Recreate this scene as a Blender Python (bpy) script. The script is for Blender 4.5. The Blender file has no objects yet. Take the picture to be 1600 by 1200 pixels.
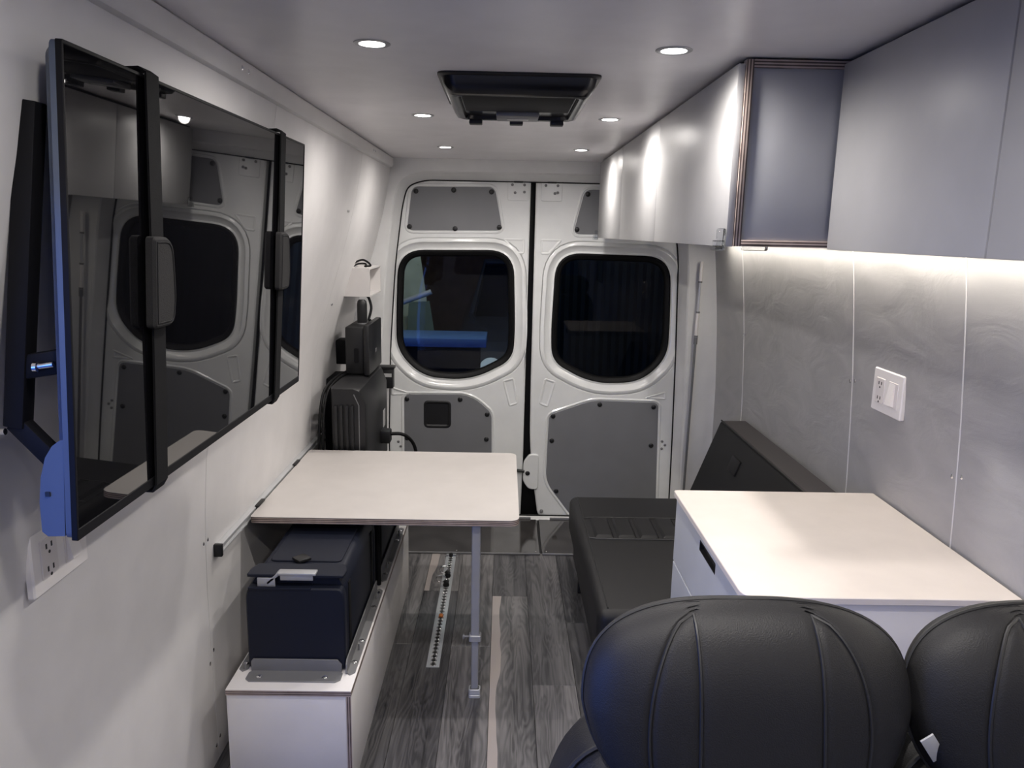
import bpy, bmesh, math, random
from mathutils import Vector, Matrix
from mathutils.geometry import tessellate_polygon

random.seed(7)
scene = bpy.context.scene
COL = scene.collection

# ------------------------------------------------------------------ camera
PITCH, YAW, ROLL, FPX = 0.1962, 0.0127, 0.0202, 1197.0
cp, sp, cw, sw = math.cos(PITCH), math.sin(PITCH), math.cos(YAW), math.sin(YAW)
Rv = Vector((cw, -sw, 0)); Fv = Vector((sw * cp, cw * cp, -sp)); Uv = Rv.cross(Fv)
Rv, Uv = Rv * math.cos(ROLL) + Uv * math.sin(ROLL), Uv * math.cos(ROLL) - Rv * math.sin(ROLL)
cam = bpy.data.cameras.new('camera'); cam.sensor_width = 36.0; cam.lens = FPX / 1600.0 * 36.0
cam.clip_start = 0.02; cam.clip_end = 60
camo = bpy.data.objects.new('camera', cam); COL.objects.link(camo)
camo.matrix_world = Matrix(((Rv.x, Uv.x, -Fv.x, 0), (Rv.y, Uv.y, -Fv.y, 0), (Rv.z, Uv.z, -Fv.z, 1.5), (0, 0, 0, 1)))
scene.camera = camo

# ------------------------------------------------------------------ world: blue dusk sky
world = bpy.data.worlds.new('dusk'); scene.world = world; world.use_nodes = True
bg = world.node_tree.nodes['Background']
bg.inputs['Color'].default_value = (0.07, 0.17, 0.70, 1); bg.inputs['Strength'].default_value = 4.2
LAMP_POWER = 13.5         # W per ceiling downlight
STRIP_POWER = 2.9         # W of the under-cabinet strip

# ------------------------------------------------------------------ exposure
vs = scene.view_settings
scene.display_settings.display_device = 'sRGB'
vs.view_transform = 'Standard'; vs.look = 'None'; vs.gamma = 1.0; vs.use_curve_mapping = False
vs.exposure = 0.74
scene.cycles.use_denoising = True
scene.cycles.max_bounces = 10
scene.cycles.diffuse_bounces = 6
scene.cycles.sample_clamp_indirect = 4.0
scene.cycles.caustics_reflective = False
scene.cycles.caustics_refractive = False

# ================================================================== materials
M = {}
def newmat(name):
    m = bpy.data.materials.new(name); m.use_nodes = True
    nt = m.node_tree; return m, nt, nt.nodes['Principled BSDF']
def mat(name, col, rough=0.5, metal=0.0, bump=None, spec=0.5, var=0.0, coat=0.0, emit=None, aniso=0.0):
    """plain surface: slight procedural colour variation and an optional fine noise relief"""
    m, nt, b = newmat(name)
    b.inputs['Roughness'].default_value = rough; b.inputs['Metallic'].default_value = metal
    b.inputs['Specular IOR Level'].default_value = spec
    if coat: b.inputs['Coat Weight'].default_value = coat; b.inputs['Coat Roughness'].default_value = 0.08
    if aniso: b.inputs['Anisotropic'].default_value = aniso
    tc = nt.nodes.new('ShaderNodeTexCoord')
    nz = nt.nodes.new('ShaderNodeTexNoise'); nz.inputs['Scale'].default_value = 9.0; nz.inputs['Detail'].default_value = 5
    nt.links.new(tc.outputs['Object'], nz.inputs['Vector'])
    rp = nt.nodes.new('ShaderNodeValToRGB')
    v = var if var else 0.04
    rp.color_ramp.elements[0].position = .3; rp.color_ramp.elements[1].position = .7
    rp.color_ramp.elements[0].color = tuple(c * (1 - v) for c in col) + (1,)
    rp.color_ramp.elements[1].color = tuple(min(1, c * (1 + v)) for c in col) + (1,)
    nt.links.new(nz.outputs['Fac'], rp.inputs['Fac']); nt.links.new(rp.outputs['Color'], b.inputs['Base Color'])
    if bump:
        sc, st = bump
        n2 = nt.nodes.new('ShaderNodeTexNoise'); n2.inputs['Scale'].default_value = sc; n2.inputs['Detail'].default_value = 4
        nt.links.new(tc.outputs['Object'], n2.inputs['Vector'])
        bp = nt.nodes.new('ShaderNodeBump'); bp.inputs['Strength'].default_value = st; bp.inputs['Distance'].default_value = .002
        nt.links.new(n2.outputs['Fac'], bp.inputs['Height']); nt.links.new(bp.outputs['Normal'], b.inputs['Normal'])
    if emit:
        b.inputs['Emission Color'].default_value = emit[0] + (1,); b.inputs['Emission Strength'].default_value = emit[1]
    M[name] = m; return m

mat('wall_white', (.665, .65, .645), .42, bump=(220, .06), spec=.4)
mat('ceiling_grey', (.82, .80, .815), .34, spec=.45, bump=(160, .03))
mat('trim_white', (.66, .645, .635), .4)
mat('body_paint', (.74, .75, .745), .16, spec=.5, coat=.3)
mat('pillar_paint', (.72, .72, .715), .35)
mat('panel_grey', (.165, .168, .178), .55, bump=(400, .15))
mat('black_plastic', (.011, .011, .012), .42, spec=.4)
mat('black_matte', (.004, .004, .0055), .65, spec=.2)
mat('black_gloss', (.006, .006, .008), .25)
mat('rubber', (.0035, .0035, .004), .5, spec=.2)
mat('tv_shell', (.065, .082, .12), .42, spec=.5)  # blue dusk light on the side is partly put into this colour
mat('webbing', (.007, .007, .008), .8, bump=(900, .5), spec=.15)
mat('webbing_pad', (.024, .0235, .024), .85, bump=(500, .4), spec=.2)
mat('laminate_grey', (.385, .382, .384), .42, spec=.28)
mat('laminate_blue_grey', (.33, .335, .355), .3)
mat('laminate_white', (.70, .675, .66), .35)
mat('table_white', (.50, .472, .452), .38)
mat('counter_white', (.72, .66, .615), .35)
mat('drawer_grey', (.55, .57, .60), .32)
mat('leather_black', (.0115, .0113, .0122), .48, bump=(700, .25), spec=.28)
mat('leather_brown', (.040, .035, .036), .42, bump=(700, .25), spec=.5)
mat('piping', (.010, .010, .011), .5)
mat('aluminium', (.62, .63, .64), .35, metal=.45)
mat('alu_painted', (.36, .365, .38), .38, metal=.35)
mat('steel_grey', (.20, .20, .205), .45, metal=.3)
mat('chrome', (.75, .75, .77), .12, metal=1.0)
mat('galvanised', (.55, .58, .60), .28, metal=.4)
mat('outlet_white', (.82, .79, .77), .3)
mat('outlet_insert', (.74, .70, .68), .3)
mat('dark_slot', (.02, .02, .02), .6)
mat('case_black', (.007, .009, .018), .5, bump=(600, .2), spec=.25)  # blue tint in the black stands for dusk light on the front
mat('gap_dark', (.015, .015, .016), .8)
mat('label_white', (.45, .45, .45), .5)
mat('threshold_plate', (.045, .042, .041), .09, metal=.0, coat=.6, var=.35)
mat('orange_plug', (.7, .22, .05), .5)
mat('seam_white', (.70, .69, .68), .45)
mat('lamp_lens', (1, 1, 1), .4, emit=((1, .97, .93), 14.0))
mat('lamp_ring', (.40, .40, .41), .3, metal=.4)
mat('led_tape', (1, .95, .88), .5, emit=((1, .93, .82), 12.0))
mat('garage_wall', (.30, .20, .15), .8, var=.2)
mat('garage_floor', (.10, .10, .10), .8, var=.2)
mat('board_ply', (.42, .46, .34), .7, var=.15)
mat('board_green', (.11, .16, .12), .7, var=.2)
mat('bench_blue', (.10, .20, .42), .4)
mat('car_paint', (.08, .09, .12), .2, coat=.5)
mat('car_glass', (.012, .013, .016), .08)
mat('lamp_glass', (.7, .72, .75), .1, emit=((.85, .95, 1), .6))
mat('garage_panel', (.055, .075, .085), .5)

def vinyl(name, col):      # padded wall covering with slack wrinkles
    m, nt, b = newmat(name)
    tc = nt.nodes.new('ShaderNodeTexCoord')
    mp = nt.nodes.new('ShaderNodeMapping'); mp.inputs['Scale'].default_value = (2, 2.2, 5)
    mp.inputs['Rotation'].default_value = (.35, 0, 0)
    n1 = nt.nodes.new('ShaderNodeTexNoise'); n1.inputs['Scale'].default_value = 2.2; n1.inputs['Detail'].default_value = 6; n1.inputs['Distortion'].default_value = .8
    n2 = nt.nodes.new('ShaderNodeTexNoise'); n2.inputs['Scale'].default_value = 420
    n3 = nt.nodes.new('ShaderNodeTexVoronoi'); n3.inputs['Scale'].default_value = 7
    nt.links.new(tc.outputs['Object'], mp.inputs['Vector']); nt.links.new(mp.outputs['Vector'], n1.inputs['Vector'])
    nt.links.new(tc.outputs['Object'], n2.inputs['Vector']); nt.links.new(mp.outputs['Vector'], n3.inputs['Vector'])
    rp = nt.nodes.new('ShaderNodeValToRGB')
    rp.color_ramp.elements[0].position = .35; rp.color_ramp.elements[1].position = .65
    rp.color_ramp.elements[0].color = tuple(c * .93 for c in col) + (1,); rp.color_ramp.elements[1].color = tuple(c * 1.06 for c in col) + (1,)
    nt.links.new(n1.outputs['Fac'], rp.inputs['Fac']); nt.links.new(rp.outputs['Color'], b.inputs['Base Color'])
    b.inputs['Roughness'].default_value = .42
    b1 = nt.nodes.new('ShaderNodeBump'); b1.inputs['Strength'].default_value = .6; b1.inputs['Distance'].default_value = .006
    nt.links.new(n1.outputs['Fac'], b1.inputs['Height'])
    b2 = nt.nodes.new('ShaderNodeBump'); b2.inputs['Strength'].default_value = .12; b2.inputs['Distance'].default_value = .001
    nt.links.new(n2.outputs['Fac'], b2.inputs['Height']); nt.links.new(b1.outputs['Normal'], b2.inputs['Normal'])
    nt.links.new(b2.outputs['Normal'], b.inputs['Normal'])
    M[name] = m
vinyl('vinyl_grey', (.38, .375, .372))

def plywood(name, axis):   # layered edge: light and dark plies stacked along the given axis
    m, nt, b = newmat(name)
    tc = nt.nodes.new('ShaderNodeTexCoord'); sx = nt.nodes.new('ShaderNodeSeparateXYZ')
    nt.links.new(tc.outputs['Object'], sx.inputs[0])
    w = nt.nodes.new('ShaderNodeMath'); w.operation = 'MULTIPLY'; w.inputs[1].default_value = 2 * math.pi / .0058
    nt.links.new(sx.outputs['XYZ'.index(axis)], w.inputs[0])
    s = nt.nodes.new('ShaderNodeMath'); s.operation = 'SINE'; nt.links.new(w.outputs[0], s.inputs[0])
    nz = nt.nodes.new('ShaderNodeTexNoise'); nz.inputs['Scale'].default_value = 30; nt.links.new(tc.outputs['Object'], nz.inputs['Vector'])
    ad = nt.nodes.new('ShaderNodeMath'); ad.operation = 'MULTIPLY_ADD'; ad.inputs[1].default_value = 1.6; ad.inputs[2].default_value = -.3
    nt.links.new(nz.outputs['Fac'], ad.inputs[0])
    a2 = nt.nodes.new('ShaderNodeMath'); a2.operation = 'ADD'; nt.links.new(s.outputs[0], a2.inputs[0]); nt.links.new(ad.outputs[0], a2.inputs[1])
    rp = nt.nodes.new('ShaderNodeValToRGB')
    rp.color_ramp.elements[0].position = .2; rp.color_ramp.elements[1].position = .8
    rp.color_ramp.elements[0].color = (.07, .05, .045, 1); rp.color_ramp.elements[1].color = (.42, .34, .30, 1)
    nt.links.new(a2.outputs[0], rp.inputs['Fac']); nt.links.new(rp.outputs['Color'], b.inputs['Base Color'])
    b.inputs['Roughness'].default_value = .6; M[name] = m
plywood('ply_edge_z', 'Z'); plywood('ply_edge_x', 'X'); plywood('ply_edge_y', 'Y')

def plank_mat(name, dark, light, sap=0.0):
    m, nt, b = newmat(name); N = nt.nodes.new; L = nt.links.new
    tc = N('ShaderNodeTexCoord'); oi = N('ShaderNodeObjectInfo')
    off = N('ShaderNodeVectorMath'); off.operation = 'MULTIPLY_ADD'; off.inputs[1].default_value = (1, 1, 1)
    rnd = N('ShaderNodeMath'); rnd.operation = 'MULTIPLY'; rnd.inputs[1].default_value = 37.0; L(oi.outputs['Random'], rnd.inputs[0])
    cb = N('ShaderNodeCombineXYZ')
    for i in range(3): L(rnd.outputs[0], cb.inputs[i])
    L(tc.outputs['Object'], off.inputs[0]); L(cb.outputs[0], off.inputs[2])
    m1 = N('ShaderNodeMapping'); m1.inputs['Scale'].default_value = (9, 1.1, 1); L(off.outputs[0], m1.inputs['Vector'])
    n1 = N('ShaderNodeTexNoise'); n1.inputs['Scale'].default_value = 1.6; n1.inputs['Detail'].default_value = 3; n1.inputs['Distortion'].default_value = .6
    L(m1.outputs[0], n1.inputs['Vector'])
    # contour lines of the same field give the cathedral figure
    k = N('ShaderNodeMath'); k.operation = 'MULTIPLY'; k.inputs[1].default_value = 75; L(n1.outputs['Fac'], k.inputs[0])
    s = N('ShaderNodeMath'); s.operation = 'SINE'; L(k.outputs[0], s.inputs[0])
    m2 = N('ShaderNodeMapping'); m2.inputs['Scale'].default_value = (120, 3.5, 1); L(off.outputs[0], m2.inputs['Vector'])
    n2 = N('ShaderNodeTexNoise'); n2.inputs['Scale'].default_value = 1.2; n2.inputs['Detail'].default_value = 6; L(m2.outputs[0], n2.inputs['Vector'])
    m3 = N('ShaderNodeMapping'); m3.inputs['Scale'].default_value = (16, .8, 1); L(off.outputs[0], m3.inputs['Vector'])
    n3 = N('ShaderNodeTexNoise'); n3.inputs['Scale'].default_value = 1.3; n3.inputs['Detail'].default_value = 2; L(m3.outputs[0], n3.inputs['Vector'])
    a = N('ShaderNodeMath'); a.operation = 'MULTIPLY_ADD'; a.inputs[1].default_value = .075; L(s.outputs[0], a.inputs[0]); L(n3.outputs['Fac'], a.inputs[2])
    a2 = N('ShaderNodeMath'); a2.operation = 'MULTIPLY_ADD'; a2.inputs[1].default_value = .34; L(n2.outputs['Fac'], a2.inputs[0]); L(a.outputs[0], a2.inputs[2])
    rp = N('ShaderNodeValToRGB'); e = rp.color_ramp.elements
    e[0].position = .46; e[0].color = dark + (1,); e[1].position = .84; e[1].color = light + (1,)
    L(a2.outputs[0], rp.inputs['Fac'])
    out = rp.outputs['Color']
    if sap:
        sx = N('ShaderNodeSeparateXYZ'); L(tc.outputs['Object'], sx.inputs[0])
        n4 = N('ShaderNodeTexNoise'); n4.noise_dimensions = '1D'; n4.inputs['Scale'].default_value = 2.4; L(sx.outputs[1], n4.inputs['W'])
        th = N('ShaderNodeMath'); th.operation = 'MULTIPLY_ADD'; th.inputs[1].default_value = .05; th.inputs[2].default_value = -.0725 + sap - .025; L(n4.outputs['Fac'], th.inputs[0])
        lt = N('ShaderNodeMath'); lt.operation = 'LESS_THAN'; L(sx.outputs[0], lt.inputs[0]); L(th.outputs[0], lt.inputs[1])
        mx = N('ShaderNodeMixRGB'); mx.inputs[2].default_value = (.36, .32, .30, 1); L(lt.outputs[0], mx.inputs[0]); L(out, mx.inputs[1]); out = mx.outputs[0]
    L(out, b.inputs['Base Color']); b.inputs['Roughness'].default_value = .38
    bp = N('ShaderNodeBump'); bp.inputs['Strength'].default_value = .15; bp.inputs['Distance'].default_value = .001
    L(n2.outputs['Fac'], bp.inputs['Height']); L(bp.outputs['Normal'], b.inputs['Normal'])
    M[name] = m
plank_mat('plank_dark', (.018, .018, .021), (.105, .102, .105))
plank_mat('plank_mid', (.027, .027, .030), (.145, .140, .142))
plank_mat('plank_light', (.044, .043, .045), (.20, .192, .192))
plank_mat('plank_sapwood', (.034, .034, .037), (.19, .182, .18), sap=.030)

def glass(name, tint, gloss=.06):
    m = bpy.data.materials.new(name); m.use_nodes = True; nt = m.node_tree; nt.nodes.clear()
    o = nt.nodes.new('ShaderNodeOutputMaterial'); t = nt.nodes.new('ShaderNodeBsdfTransparent'); g = nt.nodes.new('ShaderNodeBsdfGlossy')
    t.inputs['Color'].default_value = tint + (1,); g.inputs['Roughness'].default_value = .02
    f = nt.nodes.new('ShaderNodeFresnel'); f.inputs['IOR'].default_value = 1.28
    mx = nt.nodes.new('ShaderNodeMixShader'); nt.links.new(f.outputs[0], mx.inputs[0])
    nt.links.new(t.outputs[0], mx.inputs[1]); nt.links.new(g.outputs[0], mx.inputs[2]); nt.links.new(mx.outputs[0], o.inputs['Surface'])
    M[name] = m
glass('tinted_glass', (.36, .40, .42)); glass('privacy_glass', (.12, .14, .15)); glass('clear_glass', (.93, .95, .96)); glass('clear_plastic', (.88, .89, .90))

def screen_mat():
    m, nt, b = newmat('screen_gloss')
    b.inputs['Base Color'].default_value = (.004, .004, .005, 1); b.inputs['Roughness'].default_value = .015
    b.inputs['IOR'].default_value = 1.75; b.inputs['Specular IOR Level'].default_value = .6
    M['screen_gloss'] = m
screen_mat()

# ================================================================== mesh helpers
class MB:
    def __init__(s): s.v = []; s.f = []
    def add(s, vs, fs):
        b = len(s.v); s.v += [tuple(v) for v in vs]; s.f += [tuple(i + b for i in f) for f in fs]; return s
    def box(s, x0, x1, y0, y1, z0, z1, bev=0.0, seg=2):
        if bev <= 0:
            return s.add([(x, y, z) for x in (x0, x1) for y in (y0, y1) for z in (z0, z1)],
                         [(0, 1, 3, 2), (4, 6, 7, 5), (0, 4, 5, 1), (2, 3, 7, 6), (0, 2, 6, 4), (1, 5, 7, 3)])
        bm = bmesh.new()
        bmesh.ops.create_cube(bm, size=1)
        for v in bm.verts:
            v.co = Vector(((x0 + x1) / 2 + v.co.x * (x1 - x0), (y0 + y1) / 2 + v.co.y * (y1 - y0), (z0 + z1) / 2 + v.co.z * (z1 - z0)))
        bmesh.ops.bevel(bm, geom=bm.edges[:], offset=bev, segments=seg, affect='EDGES', profile=.5)
        bm.verts.index_update()
        s.add([v.co[:] for v in bm.verts], [[v.index for v in f.verts] for f in bm.faces]); bm.free(); return s
    def obox(s, c, ax, ay, az, bev=0.0):
        """oriented box: centre and three half-axis vectors"""
        t = MB().box(-1, 1, -1, 1, -1, 1)
        if bev:
            la, lb, lc = Vector(ax).length, Vector(ay).length, Vector(az).length
            t = MB().box(-la, la, -lb, lb, -lc, lc, bev); t.v = [(x / la, y / lb, z / lc) for x, y, z in t.v]
        C, A, B_, D = Vector(c), Vector(ax), Vector(ay), Vector(az)
        return s.add([C + A * x + B_ * y + D * z for x, y, z in t.v], t.f)
    def tube(s, pts, r, n=10, cap=True):
        P = [Vector(p) for p in pts]; rr = r if isinstance(r, (list, tuple)) else [r] * len(P)
        up = None; rings = []
        for i, p in enumerate(P):
            t = (P[min(i + 1, len(P) - 1)] - P[max(i - 1, 0)]).normalized()
            if up is None:
                up = Vector((0, 0, 1)) if abs(t.z) < .9 else Vector((1, 0, 0))
            a = t.cross(up).normalized(); up = a.cross(t).normalized()
            rings.append([p + (a * math.cos(2 * math.pi * k / n) + up * math.sin(2 * math.pi * k / n)) * rr[i] for k in range(n)])
        vs = [q for r_ in rings for q in r_]; fs = []
        for i in range(len(P) - 1):
            for k in range(n):
                fs.append((i * n + k, i * n + (k + 1) % n, (i + 1) * n + (k + 1) % n, (i + 1) * n + k))
        if cap: fs += [tuple(range(n))[::-1], tuple(range((len(P) - 1) * n, len(P) * n))]
        return s.add(vs, fs)
    def cyl(s, p0, p1, r, n=16): return s.tube([p0, p1], r, n)
    def lathe(s, prof, c, axis='Z', n=32):
        """prof: (radius, height) pairs; axis sign in c order"""
        C = Vector(c); vs = []; fs = []
        def pt(r, h, a):
            x, y = r * math.cos(a), r * math.sin(a)
            return {'Z': Vector((x, y, h)), 'Y': Vector((x, h, y)), 'X': Vector((h, x, y))}[axis] + C
        for r, h in prof: vs += [pt(r, h, 2 * math.pi * k / n) for k in range(n)]
        for i in range(len(prof) - 1):
            for k in range(n): fs.append((i * n + k, i * n + (k + 1) % n, (i + 1) * n + (k + 1) % n, (i + 1) * n + k))
        fs += [tuple(range(n)), tuple(range((len(prof) - 1) * n, len(prof) * n))]
        return s.add(vs, fs)
    def loops(s, loops, mp, close0=False, close1=False):
        """loft closed 2D loops [(pts, depth)], mp(u, v, d) -> xyz"""
        n = len(loops[0][0]); vs = []; fs = []
        for pts, d in loops: vs += [mp(u, v, d) for u, v in pts]
        for i in range(len(loops) - 1):
            for k in range(n): fs.append((i * n + k, i * n + (k + 1) % n, (i + 1) * n + (k + 1) % n, (i + 1) * n + k))
        if close0: fs.append(tuple(range(n)))
        if close1: fs.append(tuple(range((len(loops) - 1) * n, len(loops) * n)))
        return s.add(vs, fs)
    def plate(s, outline, mp, t, holes=(), cham=0.0):
        """solid plate from a 2D outline with holes; front at depth 0, back at depth t"""
        o_in = offset(outline, -cham) if cham else list(outline)
        h_in = [offset(h, cham) if cham else list(h) for h in holes]
        polys = [o_in] + h_in
        tri = tessellate_polygon([[Vector((u, v, 0)) for u, v in p] for p in polys])
        flat = [q for p in polys for q in p]
        s.add([mp(u, v, 0) for u, v in flat], tri)
        bpolys = [list(outline)] + [list(h) for h in holes]
        flat2 = [q for p in bpolys for q in p]
        s.add([mp(u, v, t) for u, v in flat2], [tuple(reversed(f)) for f in tri])
        for p_in, p_out in zip(polys, bpolys):
            s.loops(([(p_in, 0), (p_out, cham), (p_out, t)] if cham else [(p_out, 0), (p_out, t)]), mp)
        return s
    def extrude_y(s, prof, y0, y1):
        n = len(prof); vs = [(x, y0, z) for x, z in prof] + [(x, y1, z) for x, z in prof]
        fs = [(k, (k + 1) % n, n + (k + 1) % n, n + k) for k in range(n)] + [tuple(range(n)), tuple(range(n, 2 * n))]
        return s.add(vs, fs)

def offset(poly, d):
    """offset a closed polygon outward by d (inward when negative)"""
    n = len(poly); area = sum(poly[i][0] * poly[(i + 1) % n][1] - poly[(i + 1) % n][0] * poly[i][1] for i in range(n))
    sg = 1 if area > 0 else -1; out = []
    for i in range(n):
        p, q, r = Vector(poly[i - 1]), Vector(poly[i]), Vector(poly[(i + 1) % n])
        a, b = (q - p), (r - q)
        if a.length < 1e-9 or b.length < 1e-9: out.append(tuple(q)); continue
        a.normalize(); b.normalize()
        n1, n2 = Vector((a.y, -a.x)) * sg, Vector((b.y, -b.x)) * sg
        nn = n1 + n2
        if nn.length < 1e-6: nn = n1
        nn.normalize(); c = max(.5, nn.dot(n1)); out.append(tuple(q + nn * (d / c)))
    return out
def rounded(pts, rad, seg=6):
    n = len(pts); out = []
    rr = rad if isinstance(rad, (list, tuple)) else [rad] * n
    for i in range(n):
        p, q, r = Vector(pts[i - 1]), Vector(pts[i]), Vector(pts[(i + 1) % n]); R_ = rr[i]
        if R_ <= 0: out.append(tuple(q)); continue
        la, lb = (p - q).length, (r - q).length
        k = min(R_, la * .49, lb * .49)
        A, B_ = q + (p - q).normalized() * k, q + (r - q).normalized() * k
        for j in range(seg + 1):
            t = j / seg; out.append(tuple(A * (1 - t) ** 2 + q * 2 * t * (1 - t) + B_ * t * t))
    return out
def rect(u0, u1, v0, v1, r=0.0, seg=5):
    p = [(u0, v0), (u1, v0), (u1, v1), (u0, v1)]
    return rounded(p, r, seg) if r else p
def catmull(pts, n=8):
    P = [Vector(p) for p in pts]; P = [P[0]] + P + [P[-1]]; out = []
    for i in range(1, len(P) - 2):
        for j in range(n):
            t = j / n; a, b, c, d = P[i - 1], P[i], P[i + 1], P[i + 2]
            out.append(.5 * ((2 * b) + (c - a) * t + (2 * a - 5 * b + 4 * c - d) * t * t + (3 * b - a - 3 * c + d) * t ** 3))
    out.append(P[-2]); return out

WL = {}
def link(o, parent, wl=(0, 0, 0)):
    COL.objects.link(o)
    if parent is not None: o.parent = parent; o.location = Vector(wl) - WL[parent]
    else: o.location = wl
    WL[o] = Vector(wl); return o
def mesh_of(mb, name, m, smooth=38):
    me = bpy.data.meshes.new(name); me.from_pydata(mb.v, [], mb.f); me.validate()
    bm = bmesh.new(); bm.from_mesh(me)
    bmesh.ops.remove_doubles(bm, verts=bm.verts, dist=1e-6)
    bmesh.ops.recalc_face_normals(bm, faces=bm.faces); bm.to_mesh(me); bm.free()
    if smooth:
        me.shade_smooth(); me.set_sharp_from_angle(angle=math.radians(smooth))
    me.materials.append(M[m]); return me
def obj(name, mb, m, parent=None, label=None, smooth=38):
    """one mesh object; vertices are given in world coordinates"""
    o = bpy.data.objects.new(name, mesh_of(mb, name, m, smooth)); link(o, parent)
    if label: o['label'] = label
    return o
def pobj(name, me, parent, loc, rot=None):
    """a piece that shares mesh data, placed at a world location"""
    o = bpy.data.objects.new(name, me); link(o, parent, loc)
    if rot: o.rotation_euler = rot
    return o
def tag(o, label, cat, group=None, kind=None):
    o['label'] = label; o['category'] = cat
    if group: o['group'] = group
    if kind: o['kind'] = kind
    return o
def thing(name, loc, label, cat, group=None, kind=None):
    o = bpy.data.objects.new(name, None); o.empty_display_size = .05; link(o, None, loc)
    return tag(o, label, cat, group, kind)
XZ = lambda y0, s=1: (lambda u, v, d: (u, y0 + s * d, v))      # plate facing -Y, depth to +Y
XY = lambda z0, s=-1: (lambda u, v, d: (u, v, z0 + s * d))     # plate facing up, depth down
YZ = lambda x0, s=1: (lambda u, v, d: (x0 + s * d, u, v))      # plate facing -X (s=1) or +X (s=-1)

# ================================================================== the shell of the van
CEIL = 1.84
LEFT = [(-.04, -.795), (.0, -.795), (.17, -.797), (.37, -.80), (.56, -.80), (.745, -.793), (.92, -.779), (1.02, -.760), (1.14, -.728), (1.26, -.690), (1.38, -.652), (1.48, -.623), (1.58, -.598), (1.69, -.575), (1.79, -.560), (1.86, -.552)]
RIGHT = [(-.04, 1.088), (.0, 1.09), (.4, 1.095), (.73, 1.092), (.9, 1.085), (1.08, 1.075), (1.25, 1.060), (1.40, 1.045), (1.5, 1.03), (1.6, .99), (1.72, .93), (1.86, .86)]
def interp(tab, z):
    for (z0, x0), (z1, x1) in zip(tab, tab[1:]):
        if z <= z1: return x0 + (x1 - x0) * (z - z0) / (z1 - z0)
    return tab[-1][1]
wl = lambda z: interp(LEFT, z)
wr = lambda z: interp(RIGHT, z)
def fine(tab, z0, z1, n=26): return [(z0 + (z1 - z0) * i / n, interp(tab, z0 + (z1 - z0) * i / n)) for i in range(n + 1)]
def wall_strip(tab, y0, y1, z0, z1, off0, off1):
    """slab following the wall profile between two offsets (measured towards the room)"""
    sgn = 1 if tab is LEFT else -1
    f = fine(tab, z0, z1)
    prof = [(x + sgn * off0, z) for z, x in f] + [(x + sgn * off1, z) for z, x in reversed(f)]
    return MB().extrude_y(prof, y0, y1)
CAB_Y = -1.45
# screw head shared by all wall screws
def screw_mesh(name, axis, r=.0056):
    s = MB().lathe([(r, 0), (r, .0006), (r * .7, .0016), (r * .2, .002)], (0, 0, 0), axis, 12)
    return mesh_of(s, name, 'chrome')
SCREW_X = screw_mesh('screw', 'X'); SCREW_Z = screw_mesh('screw', 'Z', .0035)

w = tag(obj('wall_left', wall_strip(LEFT, .86, 3.84, -.04, 1.86, -.05, -.006), 'gap_dark'), 'white painted wall panelling on the side with the television', 'wall', kind='structure')
for y0, y1 in ((.86, 1.96), (1.96, 3.10), (3.10, 3.84)):
    obj('wall_panel', wall_strip(LEFT, y0 + .0012, y1 - .0012, -.02, 1.79, -.006, 0), 'wall_white', w)
for y, z in ((1.945, .66), (1.975, .66), (1.945, .305), (1.975, .33), (1.945, .05), (1.975, .06), (3.0, 1.565), (3.02, 1.565), (3.17, 1.19), (3.19, 1.19), (3.36, .80), (3.34, .80), (3.36, .56), (1.35, .32), (.985, 1.63)):
    pobj('screw', SCREW_X, w, (wl(z), y, z), (0, 0, 0))
w = tag(obj('wall_right', wall_strip(RIGHT, -.45, 3.84, -.04, 1.86, -.05, -.008), 'gap_dark'), 'grey vinyl covered wall under the overhead cabinets', 'wall', kind='structure')
YR = (-.45, 1.15, 1.73, 2.30, 3.39, 3.84)
for y0, y1 in zip(YR, YR[1:]):
    f = wall_strip(RIGHT, y0 + .001, y1 - .001, -.02, 1.80, -.008, 0)
    obj('wall_panel', f, 'vinyl_grey', w)
for y in YR[1:-1]:
    obj('seam_piping', MB().tube([(wr(z) - .0012, y, z) for z in [.0 + 1.47 * i / 30 for i in range(31)]], .0016, 8), 'seam_white', w)
for y, z in ((2.285, 1.075), (2.318, 1.068), (1.712, .955), (1.75, .945), (3.38, 1.07), (3.40, 1.07), (1.72, .40)):
    o = pobj('screw', SCREW_X, w, (wr(z), y, z), (0, 0, math.pi))
c = tag(obj('ceiling', MB().box(-.60, 1.0, CAB_Y, 3.86, CEIL, CEIL + .03), 'ceiling_grey'), 'satin grey ceiling panel of the van', 'ceiling', kind='structure')
# rounded strip between left wall and ceiling
prof = [(-.60, 1.838), (-.548, 1.838), (-.541, 1.832), (-.541, 1.800), (-.547, 1.792), (-.556, 1.790), (-.60, 1.790)]
t = tag(obj('trim_1', MB().extrude_y(prof, -.45, 3.80), 'trim_white'), 'white rounded trim strip along the ceiling above the television', 'trim', kind='structure')
for y in (1.66, 1.70, 3.25, 3.29): pobj('screw', SCREW_X, t, (-.541, y, 1.816), (0, 0, 0))

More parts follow.
